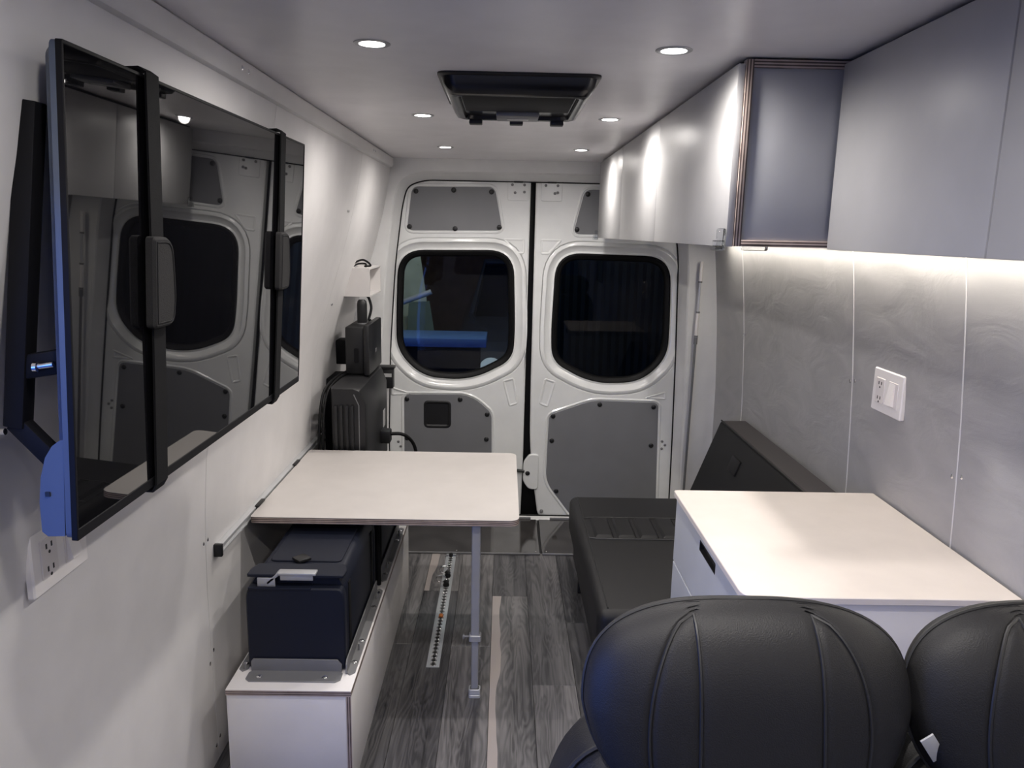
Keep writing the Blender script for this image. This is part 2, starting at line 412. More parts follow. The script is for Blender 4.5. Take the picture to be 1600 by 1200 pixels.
# ---- floor
fl = tag(obj('floor', MB().box(-.83, 1.12, CAB_Y, 3.86, -.05, -.004), 'gap_dark'), 'grey wood plank floor of the van', 'floor', kind='structure')
PW = .146
seams = [-.318 + PW * k for k in range(-4, 11)]
pm = {}
def plank_mesh(w_, l_, kind):
    key = (round(w_, 3), round(l_, 3), kind)
    if key not in pm:
        g = .0006
        pm[key] = mesh_of(MB().plate(rect(-w_ / 2 + g, w_ / 2 - g, -l_ / 2 + g, l_ / 2 - g), XY(0), .004, cham=.0008), 'plank', kind)
    return pm[key]
rng = random.Random(3)
kinds = ['plank_dark', 'plank_mid', 'plank_mid', 'plank_light', 'plank_dark']
starts = {4: 3.02, 3: 2.59, 5: 2.58, 6: 2.98}
for k in range(len(seams) - 1):
    x0, x1 = max(seams[k], -.80), min(seams[k + 1], 1.09)
    if x1 - x0 < .02: continue
    y = starts.get(k, 2.3 + rng.random() * 1.1) - 1.22 * 4
    while y < 3.42:
        a, b_ = max(y, CAB_Y), min(y + 1.22, 3.42)
        if b_ - a > .05:
            kd = rng.choice(kinds)
            if k == 6 and a < 2.2 < b_: kd = 'plank_sapwood'
            if k == 4 and b_ > 3.2: kd = 'plank_sapwood'
            pobj('plank', plank_mesh(x1 - x0, b_ - a, kd), fl, ((x0 + x1) / 2, (a + b_) / 2, 0))
        y += 1.22

# ---- rear frame round the doors
def mirror(pts, c=.145): return [(2 * c - x, z) for x, z in reversed(pts)]
hl = [(-.610, -.03), (-.625, .40), (-.612, .90), (-.583, 1.33), (-.545, 1.62)]
hr = [(.940, -.03), (.936, .40), (.926, .90), (.910, 1.40), (.868, 1.62)]
opening = [(.145, 1.774)] + [(-.41, 1.774)] + [(-.515, 1.735)] + list(reversed(hl)) + hr + [(.825, 1.735), (.72, 1.774)]
opening = rounded(opening, [0, .08, .07, .05, .1, .1, .1, 0, 0, .1, .1, .1, .05, .07, .08], 6)
fr_out = [(x - .02, z) for z, x in fine(LEFT, -.03, 1.86, 14)] + [(x + .02, z) for z, x in reversed(fine(RIGHT, -.03, 1.86, 14))]
wrr = tag(obj('wall_rear', MB().plate(fr_out, XZ(3.84), .13, holes=[opening], cham=.008), 'pillar_paint'), 'white painted body frame around the two rear doors', 'wall', kind='structure')
obj('reveal', MB().loops([(opening, .006), (offset(opening, -.014), .035), (offset(opening, -.030), .072), (offset(opening, -.032), .09)], XZ(3.84)), 'pillar_paint', wrr)
# door seal line inside the reveal
tag(obj('trim_2', MB().loops([(offset(opening, -.029), 0), (offset(opening, -.032), -.001), (offset(opening, -.0345), .002), (offset(opening, -.0345), .012)], XZ(3.911)), 'rubber'), 'thin dark rubber seal running round the rear door opening', 'seal', kind='structure')
# sill under the doors and dark cavity behind the centre gap
tag(obj('trim_3', MB().box(-.62, .92, 3.855, 4.03, -.05, -.018, .004), 'black_plastic'), 'dark sill strip under the rear doors', 'sill', kind='structure')

YD = 3.92
WIN_L = rounded([(-.537, 1.397), (.044, 1.407), (.058, 1.0), (.050, .850), (-.165, .735), (-.42, .752), (-.548, .885), (-.550, 1.05)], [.13, .13, .12, .10, .14, .16, .12, .1], 8)
def smooth_closed(p): return p
CLIP = mesh_of(MB().lathe([(.0125, 0), (.0125, -.002), (.010, -.0045), (.004, -.0055)], (0, 0, 0), 'Y', 18), 'clip', 'black_plastic')
SMALL = mesh_of(MB().lathe([(.007, 0), (.007, -.002), (.004, -.004)], (0, 0, 0), 'Y', 12), 'bolt', 'steel_grey')
def door(name, win, outline, label, upper, lower, uclips, lclips, glassm, recess=None, sgn=1):
    d = thing(name, ((outline[0][0] + outline[1][0]) / 2, YD, -.02), label, 'door', kind='structure')
    ring = offset(win, .060)
    holes = [ring]
    obj('door_skin', MB().plate(outline, XZ(YD), .05, holes=holes, cham=.006), 'body_paint', d)
    obj('window_surround', MB().loops([(ring, .0), (offset(win, .050), -.006), (offset(win, .042), -.006), (offset(win, .030), .008), (offset(win, .012), .014), (offset(win, .003), .010), (win, .018), (win, .05)], XZ(YD)), 'body_paint', d)
    g = obj('window_gasket', MB().loops([(offset(win, .002), .012), (offset(win, -.006), .006), (offset(win, -.022), .012), (offset(win, -.030), .024), (offset(win, -.030), .036), (win, .036)], XZ(YD)), 'rubber', d)
    obj('window_pane', MB().plate(offset(win, -.028), XZ(YD + .026), .004), glassm, d)
    for nm, pan, clips in (('upper_panel', upper, uclips), ('lower_panel', lower, lclips)):
        obj('panel_lip', MB().loops([(offset(pan, .018), .001), (offset(pan, .012), -.004), (offset(pan, .007), -.004), (offset(pan, .002), .001)], XZ(YD)), 'body_paint', d)
        p = obj(nm, MB().plate(pan, XZ(YD - .003), .004, holes=[recess] if (recess and nm == 'lower_panel') else [], cham=.001), 'panel_grey', d)
        for x, z in clips: pobj('clip', CLIP, p, (x, YD - .003, z))
        if recess and nm == 'lower_panel':
            obj('grab_recess', MB().loops([(offset(recess, .006), -.003), (recess, -.0065), (offset(recess, -.006), -.006), (offset(recess, -.012), -.0012)], XZ(YD), close1=True), 'black_plastic', d)
    # hinge block with bolts at the inner top corner
    xc = (.062 if sgn > 0 else .228)
    hb = obj('lock_plate', MB().plate(rect(xc - .052, xc + .052, 1.652, 1.752, .008), XZ(YD - .004), .006, cham=.002), 'body_paint', d)
    for dx, dz in ((-.030, .038), (.030, .038), (.030, .004)): pobj('bolt', SMALL, hb, (xc + dx, YD - .004, 1.69 + dz))
    pobj('bolt', SMALL, hb, (xc - .016 * sgn, YD - .004, 1.69))
    obj('latch_catch', MB().box(xc - .024, xc + .024, YD - .012, YD, 1.738, 1.758, .004), 'black_plastic', d)
    # pressed ribs in the sheet
    def press(pts, r=.008):
        q = rounded(pts, r, 4)
        obj('pressed_rib', MB().loops([(offset(q, .006), .0005), (offset(q, .002), -.003), (offset(q, -.003), -.003), (offset(q, -.007), .0)], XZ(YD)), 'body_paint', d)
    m = (lambda p: p) if sgn > 0 else (lambda p: [(.278 - x, z) for x, z in reversed(p)])
    press(m([(.005, .735), (.055, .750), (.080, .620), (.040, .605)]))
    press(m([(-.005, 1.462), (.095, 1.462), (.095, 1.395), (.055, 1.395)]))
    press(m([(-.575, .690), (-.48, .660), (-.575, .655)]), .004)
    return d
LO = [(-.625, -.02), (.108, -.02), (.116, .30), (.118, .75), (.124, 1.79), (-.40, 1.79), (-.515, 1.755), (-.545, 1.66), (-.585, 1.30), (-.612, .9)]
d1 = door('door_1', WIN_L, rounded(LO, [0, .02, .1, 0, 0, .1, .05, .05, .1, .1], 5), 'white rear van door on the left with a view of a garage',
     rounded([(-.465, 1.710), (-.055, 1.716), (-.014, 1.505), (-.492, 1.497)], .035, 6),
     rounded([(-.512, .655), (-.165, .660), (-.055, .565), (-.045, .02), (-.512, .02)], [.03, .08, .03, .03, .03], 6),
     [(-.446, 1.688), (-.259, 1.697), (-.071, 1.692), (-.479, 1.515), (-.251, 1.509), (-.030, 1.520)],
     [(-.498, .632), (-.220, .634), (-.078, .556), (-.499, .421), (-.080, .421), (-.49, .06), (-.08, .06)],
     'tinted_glass', recess=rounded([(-.404, .620), (-.273, .620), (-.273, .484), (-.404, .484)], .02, 5))
WIN_R = [(.306 - x, z - .008) for x, z in reversed(WIN_L)]
RO = [(.205, -.02), (.925, -.02), (.920, .9), (.905, 1.36), (.868, 1.64), (.83, 1.765), (.72, 1.80), (.150, 1.79), (.148, .75), (.150, .40), (.175, .18)]
d2 = door('door_2', WIN_R, rounded(RO, [.05, 0, .1, .1, .05, .05, .1, 0, 0, .1, .1], 5), 'white rear van door on the right with an almost black window',
     rounded([(.393, 1.712), (.765, 1.712), (.80, 1.495), (.342, 1.494)], .035, 6),
     rounded([(.247, .558), (.471, .640), (.820, .634), (.838, .02), (.385, .0), (.240, .193)], [.03, .05, .03, .03, .03, .06], 6),
     [(.408, 1.690), (.575, 1.697), (.745, 1.690), (.360, 1.517), (.58, 1.509), (.78, 1.517)],
     [(.269, .553), (.512, .620), (.796, .611), (.266, .420), (.794, .402), (.298, .140), (.80, .06)],
     'privacy_glass', sgn=-1)
for x, z in ((.852, .425), (.868, .405), (.852, .385)): pobj('bolt', SMALL, d2, (x, YD, z))
for x, z in ((-.545, .40), (-.532, .375)): pobj('bolt', SMALL, d1, (x, YD, z))
lt = obj('latch_block', MB().plate(rounded([(.118, .300), (.150, .345), (.200, .345), (.200, .150), (.150, .150), (.118, .195)], .018, 4), XZ(YD - .012), .02, cham=.004), 'body_paint', d2)
pobj('latch_button', CLIP, lt, (.142, YD - .012, .240))
obj('bumper_button', MB().lathe([(.010, 0), (.010, -.006), (.005, -.009)], (.222, YD, .025), 'Y', 16), 'steel_grey', d2)
obj('centre_seal', MB().box(.03, .27, YD + .051, YD + .07, -.05, 1.80), 'rubber', d2)
obj('door_handle_pin', MB().cyl((.085, YD - .01, .255), (.125, YD - .01, .250), .008, 10), 'black_plastic', d1)

# ---- threshold plates in front of the doors
for k, (x0, x1) in enumerate(((-.60, .192), (.203, .95))):
    t = thing('threshold_plate', ((x0 + x1) / 2, 3.62, 0), ('glossy dark floor plate before the rear doors, ending under the white table' if k == 0 else 'glossy dark floor plate before the rear doors, beside the black bench'), 'floor plate')
    obj('plate', MB().plate(rect(x0, x1, 3.405, 3.842, .006), XY(.007), .006, cham=.002), 'threshold_plate', t)
    obj('edge_strip', MB().box(x0, x1, 3.396, 3.406, .0005, .009, .002), 'steel_grey', t)
    for x in (x0 + .02, x1 - .02, (x0 + x1) / 2):
        pobj('screw', SCREW_Z, t, (x, 3.425, .007))
    obj('rear_edge', MB().box(x0 + (.42 if k == 0 else .06), x1 - .03, 3.838, 3.852, .006, .016, .002), 'steel_grey', t)

# ---- open sliding-door doorway beside the camera: header above it, dusk light comes in below
tag(obj('door_3', wall_strip(LEFT, -.45, .86, 1.52, 1.86, -.05, 0), 'pillar_paint'), 'header over the open sliding door beside the camera', 'doorway', kind='structure')
tag(obj('wall_left_bounce', wall_strip(LEFT, -.45, .15, -.04, 1.52, -.05, 0), 'pillar_paint'), 'added unseen white panel narrowing the open sliding door to keep light inside', 'wall', kind='structure')  # unseen panel added so less light is lost through the doorway
tag(obj('ground', MB().box(-9, -.86, -6, 4.0, -.62, -.55).box(1.2, 9, -6, 4.0, -.62, -.55), 'garage_floor'), 'dark driveway outside the van', 'ground', kind='structure')
# ---- cab end behind the camera, with the windscreen the dusk light comes through
hole = rounded([(-.62, .98), (.91, .98), (.80, 1.66), (-.50, 1.66)], .08, 5)
wf = tag(obj('wall_front', MB().plate(rect(-.86, 1.14, -.05, 1.87), XZ(CAB_Y, -1), .04, holes=[hole]), 'pillar_paint'), 'cab bulkhead with the windscreen behind the camera', 'wall', kind='structure')
tag(obj('window_1', MB().plate(offset(hole, .01), XZ(CAB_Y - .02, -1), .006), 'privacy_glass'), 'windscreen of the van cab', 'window', kind='structure')
for sgn, nm, x in ((1, 'wall_cab_left', -.80), (-1, 'wall_cab_right', 1.09)):
    hw = rounded([(-1.35, .95), (-.62, .95), (-.62, 1.60), (-1.15, 1.60)], .06, 5)
    tag(obj(nm, MB().plate(rect(CAB_Y, -.45, -.05, 1.87), YZ(x, -sgn), .04, holes=[hw]), 'pillar_paint'), ('cab side with the driver window' if sgn > 0 else 'cab side with the passenger window') + ' behind the camera', 'wall', kind='structure')
    tag(obj('window_2' if sgn > 0 else 'window_3', MB().plate(offset(hw, .01), YZ(x - sgn * .015, -sgn), .005), 'privacy_glass'), ('driver' if sgn > 0 else 'passenger') + ' side window of the cab', 'window', kind='structure')

# ================================================================== ceiling lights and vent
def downlight(x, y, label):
    t = thing('ceiling_downlight', (x, y, CEIL), label, 'light', 'round ceiling downlights')
    obj('bezel', MB().lathe([(.0345, 0), (.0345, -.0012), (.031, -.0028), (.0245, -.002), (.0243, 0)], (x, y, CEIL), 'Z', 36), 'lamp_ring', t)
    obj('lens', MB().lathe([(.0240, -.0008), (.020, -.0018), (.010, -.0022), (.001, -.0023)], (x, y, CEIL), 'Z', 32), 'lamp_lens', t)
    l = bpy.data.lights.new('bulb', 'SPOT'); l.shadow_soft_size = .022; l.energy = LAMP_POWER; l.color = (1, .945, .895); l.spot_size = math.radians(176); l.spot_blend = .9
    lo = bpy.data.objects.new('bulb', l); link(lo, t, (x, y, CEIL - .006))
names = ['nearest to the camera', 'level with the black roof vent', 'closest to the rear doors']
for k, y in enumerate((1.53, 2.43, 3.32)):
    downlight(-.255, y, 'round ceiling light in the row over the table, ' + names[k])
    downlight(.311, y, 'round ceiling light in the row beside the overhead cabinets, ' + names[k])
for y in (.63, -.35):
    downlight(-.255, y, 'round recessed ceiling light over the cab, table side, ' + ('just above the camera' if y > 0 else 'behind the camera'))
    downlight(.311, y, 'round recessed ceiling light over the cab, cabinet side, ' + ('just above the camera' if y > 0 else 'behind the camera'))

v = thing('roof_vent', (.025, 1.98, CEIL), 'black roof vent fan housing hanging under the ceiling', 'roof vent')
def vent_loop(m, z): return (rect(-.152 + m, .203 - m, 1.765 + m, 2.205 - m, .03), z)
obj('flange', MB().loops([vent_loop(-.004, 0), vent_loop(-.004, .004), vent_loop(.004, .007), vent_loop(.004, .0)], XY(CEIL - .0002)), 'black_plastic', v)
obj('housing', MB().loops([vent_loop(.003, 0), vent_loop(.008, .022), vent_loop(.012, .030), vent_loop(.020, .042), vent_loop(.032, .046), vent_loop(.040, .044), vent_loop(.044, .036)], XY(CEIL), close1=True), 'black_gloss', v)
p = obj('control_panel', MB().box(-.028, .082, 2.06, 2.155, CEIL - .050, CEIL - .036, .003), 'steel_grey', v)
obj('display', MB().box(.0, .056, 2.10, 2.125, CEIL - .0515, CEIL - .049, .0008), 'label_white', p)
for x in (-.085, .025, .135): obj('foot_tab', MB().box(x - .018, x + .018, 2.165, 2.197, CEIL - .056, CEIL - .040, .003), 'black_plastic', v)
obj('insect_screen', MB().box(-.105, .155, 1.812, 2.055, CEIL - .040, CEIL - .036, .001), 'black_matte', v)

# ================================================================== overhead cabinets
ZB, ZT = 1.481, 1.838
oc = thing('overhead_cabinet', (.74, 2.66, ZB), 'long grey overhead cabinet with three flat doors reaching the rear doors', 'cabinet')
xw = .84
obj('carcass', MB().box(.462, .855, 1.587, 3.755, ZB + .008, ZT - .001), 'gap_dark', oc)
obj('bottom_board', MB().box(.462, 1.022, 1.587, 3.755, ZB, ZB + .009), 'laminate_grey', oc)
for y0, y1 in ((1.569, 2.333), (2.333, 3.042), (3.042, 3.757)):
    obj('cabinet_door', MB().box(.446, .460, y0 + .0012, y1 - .0012, ZB - .002, ZT - .010, .0012), 'laminate_grey', oc)
# framed near end: plywood edges round a blue-grey panel
obj('end_panel', MB().box(.470, .855, 1.572, 1.586, ZB + .012, ZT - .012, .0008), 'laminate_blue_grey', oc)
obj('frame_edge', MB().box(.461, .4755, 1.566, 1.588, ZB - .001, ZT - .002, .0008), 'ply_edge_x', oc)
obj('frame_edge', MB().box(.4757, .855, 1.566, 1.588, ZT - .017, ZT - .002, .0008), 'ply_edge_z', oc)
obj('frame_edge', MB().box(.4757, .99, 1.566, 1.588, ZB - .001, ZB + .012, .0008), 'ply_edge_z', oc)
for y, x in ((1.578, .444), (3.745, .444)):
    t = obj('latch', MB().box(x - .014, x + .001, y - .010, y + .010, ZB - .010, ZB + .034, .003).box(x - .024, x + .001, y - .010, y + .010, ZB - .010, ZB - .002, .002).cyl((x - .022, y, ZB + .004), (x, y, ZB + .004), .006, 10), 'clear_plastic', oc)
obj('latch', MB().box(.480, .530, 1.560, 1.580, ZB - .009, ZB + .004, .003), 'clear_plastic', oc)

nc = thing('overhead_cabinet', (.86, .80, ZB), 'shallower grey overhead cabinet above the white counter, nearest the camera', 'cabinet')
obj('carcass', MB().box(.664, .855, -.42, 1.562, ZB + .006, ZT - .001), 'gap_dark', nc)
obj('bottom_board', MB().box(.664, 1.022, -.42, 1.562, ZB, ZB + .008), 'laminate_grey', nc)
for y0, y1 in ((-.42, .48), (.48, 1.042), (1.042, 1.5635)):
    obj('cabinet_door', MB().box(.648, .663, y0 + .0018, y1 - .0018, ZB - .004, ZT - .009, .0012), 'laminate_grey', nc)

ls = thing('led_strip', (1.0, 1.6, ZB), 'warm white light strip glowing under the overhead cabinets along the grey wall', 'light strip')
obj('channel', MB().box(.985, 1.012, -.30, 3.60, ZB - .008, ZB - .001, .001), 'aluminium', ls)
obj('tape', MB().box(.989, 1.008, -.29, 3.59, ZB - .010, ZB - .0082), 'led_tape', ls)
l = bpy.data.lights.new('strip_glow', 'AREA'); l.shape = 'RECTANGLE'; l.size = .018; l.size_y = 3.85; l.energy = STRIP_POWER; l.color = (1, .92, .81)
lo = bpy.data.objects.new('strip_glow', l); link(lo, ls, (.9985, 1.65, ZB - .0125))

# ================================================================== television, mount and straps
B0, T0 = Vector((-.557, 0, 1.088)), Vector((-.520, 0, 1.710))
ev = (T0 - B0).normalized(); TH = (T0 - B0).length; en = Vector((ev.z, 0, -ev.x))
def tvp(y, v_, d): return B0 + ev * v_ - en * d + Vector((0, y, 0))     # d = depth behind the screen face
TY0, TY1 = .955, 2.058
tv = thing('television', (-.58, 1.5, 1.09), 'large flat black television hung on the white wall', 'television')
obj('screen', MB().plate(rect(TY0 + .004, TY1 - .004, .016, TH - .005), lambda u, v_, d: tvp(u, v_, d), .004), 'screen_gloss', tv)
bz = MB().plate(rect(TY0, TY1, 0, TH, .003, 3), lambda u, v_, d: tvp(u, v_, d - .0012), .008, holes=[rect(TY0 + .004, TY1 - .004, .016, TH - .005)], cham=.0008)
obj('bezel', bz, 'black_matte', tv)
def shell(m, d, top=None): return (rect(TY0 + m, TY1 - m, .002 + m, (TH if top is None else top) - m, .01, 4), d)
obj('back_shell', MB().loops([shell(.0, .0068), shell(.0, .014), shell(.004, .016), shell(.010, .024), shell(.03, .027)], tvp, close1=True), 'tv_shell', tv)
# thicker electronics housing along the bottom with a rounded top shoulder
hs = [(.006, .016), (.004, .040), (.010, .048), (.050, .050), (.085, .047), (.112, .040), (.128, .030), (.136, .020), (.138, .014)]
mb = MB(); n = len(hs)
ys = [TY0 + .001, TY0 + .012, TY1 - .012, TY1 - .001]
for i, y in enumerate(ys):
    kk = .93 if i in (0, 3) else 1.0
    mb.v += [tuple(tvp(y, v_, .014 + (d - .014) * kk)) for v_, d in hs]
for i in range(3):
    for k in range(n): mb.f.append((i * n + k, i * n + (k + 1) % n, (i + 1) * n + (k + 1) % n, (i + 1) * n + k))
mb.f += [tuple(range(n)), tuple(range(3 * n, 4 * n))]
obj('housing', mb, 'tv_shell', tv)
obj('side_button', MB().box(*[-.592, -.586, TY0 - .001, TY0 + .004, 1.150, 1.156]), 'black_plastic', tv)

tm = thing('tv_mount', (-.64, 1.5, 1.2), 'black steel wall mount with vertical rails behind the television', 'tv mount')
for k, y in enumerate((.99, 1.72)):
    a, b_ = Vector((-.582, y, 1.645)), Vector((-.640, y, 1.235))
    ax = (b_ - a) / 2; side = Vector((ax.z, 0, -ax.x)).normalized() * .013
    obj('rail', MB().obox((a + b_) / 2, ax, side, Vector((0, .013, 0)), .002), 'black_matte', tm)
    c_, e_ = Vector((-.640, y, 1.240)), tvp(y, .10, .045)
    ax = (e_ - c_) / 2; side = Vector((ax.z, 0, -ax.x)).normalized() * .012
    obj('lower_arm', MB().obox((c_ + e_) / 2, ax * 1.08, side, Vector((0, .010, 0)), .002), 'black_matte', tm)
    obj('upper_arm', MB().obox((Vector((-.622, y, 1.315)) + tvp(y, .235, .026)) / 2, (tvp(y, .235, .026) - Vector((-.622, y, 1.315))) / 2, (0, .010, 0), (0, 0, .016), .003), 'black_matte', tm)
    obj('bolt', MB().cyl((-.700, y - .012, 1.226), (-.650, y - .012, 1.230), .0045, 10).lathe([(.008, 0), (.008, .006), (.004, .008)], (-.690, y - .012, 1.2265), 'X', 10), 'chrome', tm)
    obj('pivot_bolt', MB().cyl((-.600, y - .018, 1.318), (-.575, y - .018, 1.322), .004, 10).lathe([(.007, 0), (.007, .005), (.003, .007)], (-.600, y - .018, 1.318), 'X', 10), 'chrome', tm)
obj('wall_plate', MB().obox((-.655, 1.55, 1.40), (0, .22, 0), Vector((-.0036, 0, .0118)) * 6, Vector((.004, 0, .0012)), .001), 'black_matte', tm)
for yy in (1.40, 1.70):
    obj('standoff', MB().box(-.655, -.570, yy - .02, yy + .02, 1.36, 1.42, .004), 'black_matte', tm)

def strap(y0, w_, plab, label, padw, pz0, pz1, lean):
    s = thing('retaining_strap', (-.53, y0, 1.09), label, 'strap', 'black straps around the television')
    # band: down the screen face, under the lower edge and over the top, with thickness
    path = [(TH * .93, .030), (TH + .006, .024), (TH + .008, .004), (TH + .002, -.006), (TH * .5, -.008), (.004, -.006), (-.008, .0), (-.008, .030), (.02, .056), (.06, .058)]
    mb = MB(); rings = []
    for v_, d in path:
        y = y0 + lean * (v_ / TH - .5)
        for yy in (y - w_ / 2, y + w_ / 2):
            rings.append(tvp(yy, v_, d))
    n_ = len(path)
    for i in range(n_ - 1): mb.f.append((2 * i, 2 * i + 1, 2 * i + 3, 2 * i + 2))
    mb.v = [tuple(q) for q in rings]
    o = obj('webbing', mb, 'webbing', s, smooth=0)
    md = o.modifiers.new('thickness', 'SOLIDIFY'); md.thickness = .0035; md.offset = 0
    yc = y0 + lean * ((pz0 + pz1) / 2 - .5)
    out = rounded([(yc - padw / 2, pz0 * TH), (yc + padw * .46, pz0 * TH), (yc + padw * .60, pz0 * TH + .04), (yc + padw * .42, pz1 * TH), (yc - padw / 2, pz1 * TH)], [.01, .016, .05, .03, .008], 5)
    pad = obj('pad', MB().plate(out, lambda u, v_, d: tvp(u, v_, -.020 + d), .014, cham=.004), 'webbing_pad', s)
    obj('stitching', MB().loops([(offset(out, -.007), -.0003), (offset(out, -.0075), -.0010), (offset(out, -.0085), -.0010), (offset(out, -.009), -.0003)], lambda u, v_, d: tvp(u, v_, -.020 + d)), 'black_matte', pad)
    return s
strap(1.185, .040, '', 'black strap around the near end of the television with a large padded cover', .072, .415, .635, -.02)
strap(1.838, .038, '', 'black strap around the far end of the television with a small padded cover', .076, .43, .645, .01)

# ================================================================== wall outlets
def outlet(name, yc, zc, w_, h_, side, label):
    x = (wl(zc) if side < 0 else wr(zc))
    s = -side                    # direction into the room
    t = thing(name, (x, yc, zc), label, 'outlet')
    mp = YZ(x + s * .010, -s)
    U = lambda u: yc - u * side  # u grows towards the right as seen from the room on either wall
    def R(u0, u1, v0, v1, r): 
        a, b_ = sorted((U(u0), U(u1))); return rect(a, b_, zc + v0, zc + v1, r)
    obj('cover_plate', MB().plate(R(-w_ / 2, w_ / 2, -h_ / 2, h_ / 2, .006), mp, .012, cham=.003), 'outlet_white', t)
    a = obj('socket', MB().plate(R(-w_ * .36, -w_ * .08, -h_ * .29, h_ * .29, .003), YZ(x + s * .0125, -s), .003, cham=.001), 'outlet_insert', t)
    for zz in (-.17, .17):
        for uu in (-.265, -.175):
            obj('slot', MB().plate(R(w_ * (uu - .012), w_ * (uu + .012), h_ * zz - .004, h_ * zz + .005, .0), YZ(x + s * .0129, -s), .001), 'dark_slot', a)
        obj('slot', MB().lathe([(.003, 0), (.003, s * .0005)], (x + s * .0125, U(w_ * -.22), zc + h_ * zz - .011), 'X', 10), 'dark_slot', a)
    f = obj('switch_frame', MB().plate(R(w_ * .06, w_ * .36, -h_ * .29, h_ * .29, .003), YZ(x + s * .0115, -s), .003, cham=.001), 'outlet_insert', t)
    # rocker: a wedge whose lower half stands proud
    y0, y1 = sorted((U(w_ * .09), U(w_ * .27)))
    z0, z1 = zc - h_ * .26, zc + h_ * .26
    mb = MB().add([(x + s * .010, y0, z0), (x + s * .022, y0, z0 + .004), (x + s * .012, y0, z1), (x + s * .010, y0, z1), (x + s * .010, y1, z0), (x + s * .022, y1, z0 + .004), (x + s * .012, y1, z1), (x + s * .010, y1, z1)],
                  [(0, 1, 2, 3), (4, 7, 6, 5), (0, 4, 5, 1), (1, 5, 6, 2), (2, 6, 7, 3), (0, 3, 7, 4)])
    obj('rocker', mb, 'outlet_white', t, smooth=0)
outlet('wall_outlet', 1.260, .945, .165, .118, -1, 'white socket and switch plate on the white wall below the television')
outlet('wall_outlet', 2.068, 1.082, .165, .122, 1, 'white socket and switch plate on the grey wall above the counter')

# ================================================================== wall rail and table
wrail = thing('wall_rail', (-.79, 2.62, .60), 'slim aluminium rail along the white wall at table height', 'rail')
x = wl(.61)
obj('rail', MB().box(x, x + .014, 2.025, 3.24, .598, .624, .002).box(x + .012, x + .020, 2.025, 3.24, .616, .624, .001).box(x + .012, x + .020, 2.025, 3.24, .598, .604, .001), 'aluminium', wrail)
obj('end_cap', MB().box(x - .0, x + .023, 2.012, 2.026, .592, .628, .002), 'black_plastic', wrail)
obj('end_cap', MB().box(x - .0, x + .023, 3.239, 3.25, .592, .628, .002), 'black_plastic', wrail)

tb = thing('folding_table', (-.076, 2.263, 0), 'white wall table with rounded corners and plywood edges on a single leg', 'table')
top = rounded([(-.772, 2.245), (.060, 2.245), (.060, 2.985), (-.772, 2.985)], [.012, .035, .035, .012], 6)
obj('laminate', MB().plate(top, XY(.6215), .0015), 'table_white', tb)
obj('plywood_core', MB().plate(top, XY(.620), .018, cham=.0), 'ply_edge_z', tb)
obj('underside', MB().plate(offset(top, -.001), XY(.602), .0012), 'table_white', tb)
for y in (2.36, 2.80):
    obj('hinge_clip', MB().box(x + .0145, -.770, y - .035, y + .035, .600, .628, .003), 'black_plastic', tb)
# leg: flat-oval upper tube, collar with a thumb screw, lower tube and foot
lx, ly = -.074, 2.275
obj('upper_leg', MB().plate(rect(lx - .0145, lx + .0145, ly - .011, ly + .011, .007), XY(.601), .395), 'alu_painted', tb)
obj('lower_leg', MB().plate(rect(lx - .0115, lx + .0115, ly - .008, ly + .008, .005), XY(.21), .205), 'alu_painted', tb)
cl = obj('collar', MB().plate(rect(lx - .020, lx + .020, ly - .017, ly + .015, .008), XY(.222), .020, cham=.002), 'alu_painted', tb)
obj('thumb_screw', MB().cyl((lx - .036, ly - .004, .214), (lx - .018, ly - .004, .214), .004, 10).lathe([(.008, 0), (.009, .003), (.008, .006)], (lx - .040, ly - .004, .214), 'X', 12), 'steel_grey', cl)
obj('foot', MB().plate(rect(lx - .019, lx + .019, ly - .016, ly + .014, .008), XY(.012), .0118, cham=.003), 'aluminium', tb)
obj('foot_socket', MB().plate(rect(lx - .019, lx + .019, ly - .016, ly + .014, .008), XY(.030), .018, holes=[rect(lx - .014, lx + .014, ly - .0165 + .005, ly + .010, .004)], cham=.001), 'aluminium', tb)

# ================================================================== low white cabinet with the batteries
bc = thing('base_cabinet', (-.58, 2.44, 0), 'low white plywood cabinet on the floor carrying the black battery cases', 'cabinet')
X0, X1, Y0, Y1, ZTb = -.775, -.386, 1.832, 3.055, .300
obj('front_panel', MB().box(-.712, X1 - .014, Y0 + .001, Y0 + .016, .001, ZTb - .017, .0006), 'laminate_white', bc)
obj('side_panel', MB().box(X1 - .0012, X1, Y0 + .002, Y1, .001, ZTb - .0165, .0003), 'laminate_white', bc)
obj('side_edge', MB().box(X1 - .0135, X1 - .0012, Y0, Y1, .001, ZTb - .0165), 'ply_edge_x', bc)
obj('top_board', MB().box(-.717, X1, Y0 - .001, Y1, ZTb - .016, ZTb - .0014), 'ply_edge_z', bc)
obj('top_laminate', MB().box(-.717, X1, Y0 - .001, Y1, ZTb - .0014, ZTb, .0003), 'laminate_white', bc)
obj('back_panel', MB().box(-.716, -.712, Y0 + .002, Y1, .001, ZTb - .0165), 'laminate_white', bc)
obj('end_panel', MB().box(-.712, X1 - .014, Y1 - .016, Y1 - .001, .001, ZTb - .017), 'laminate_white', bc)

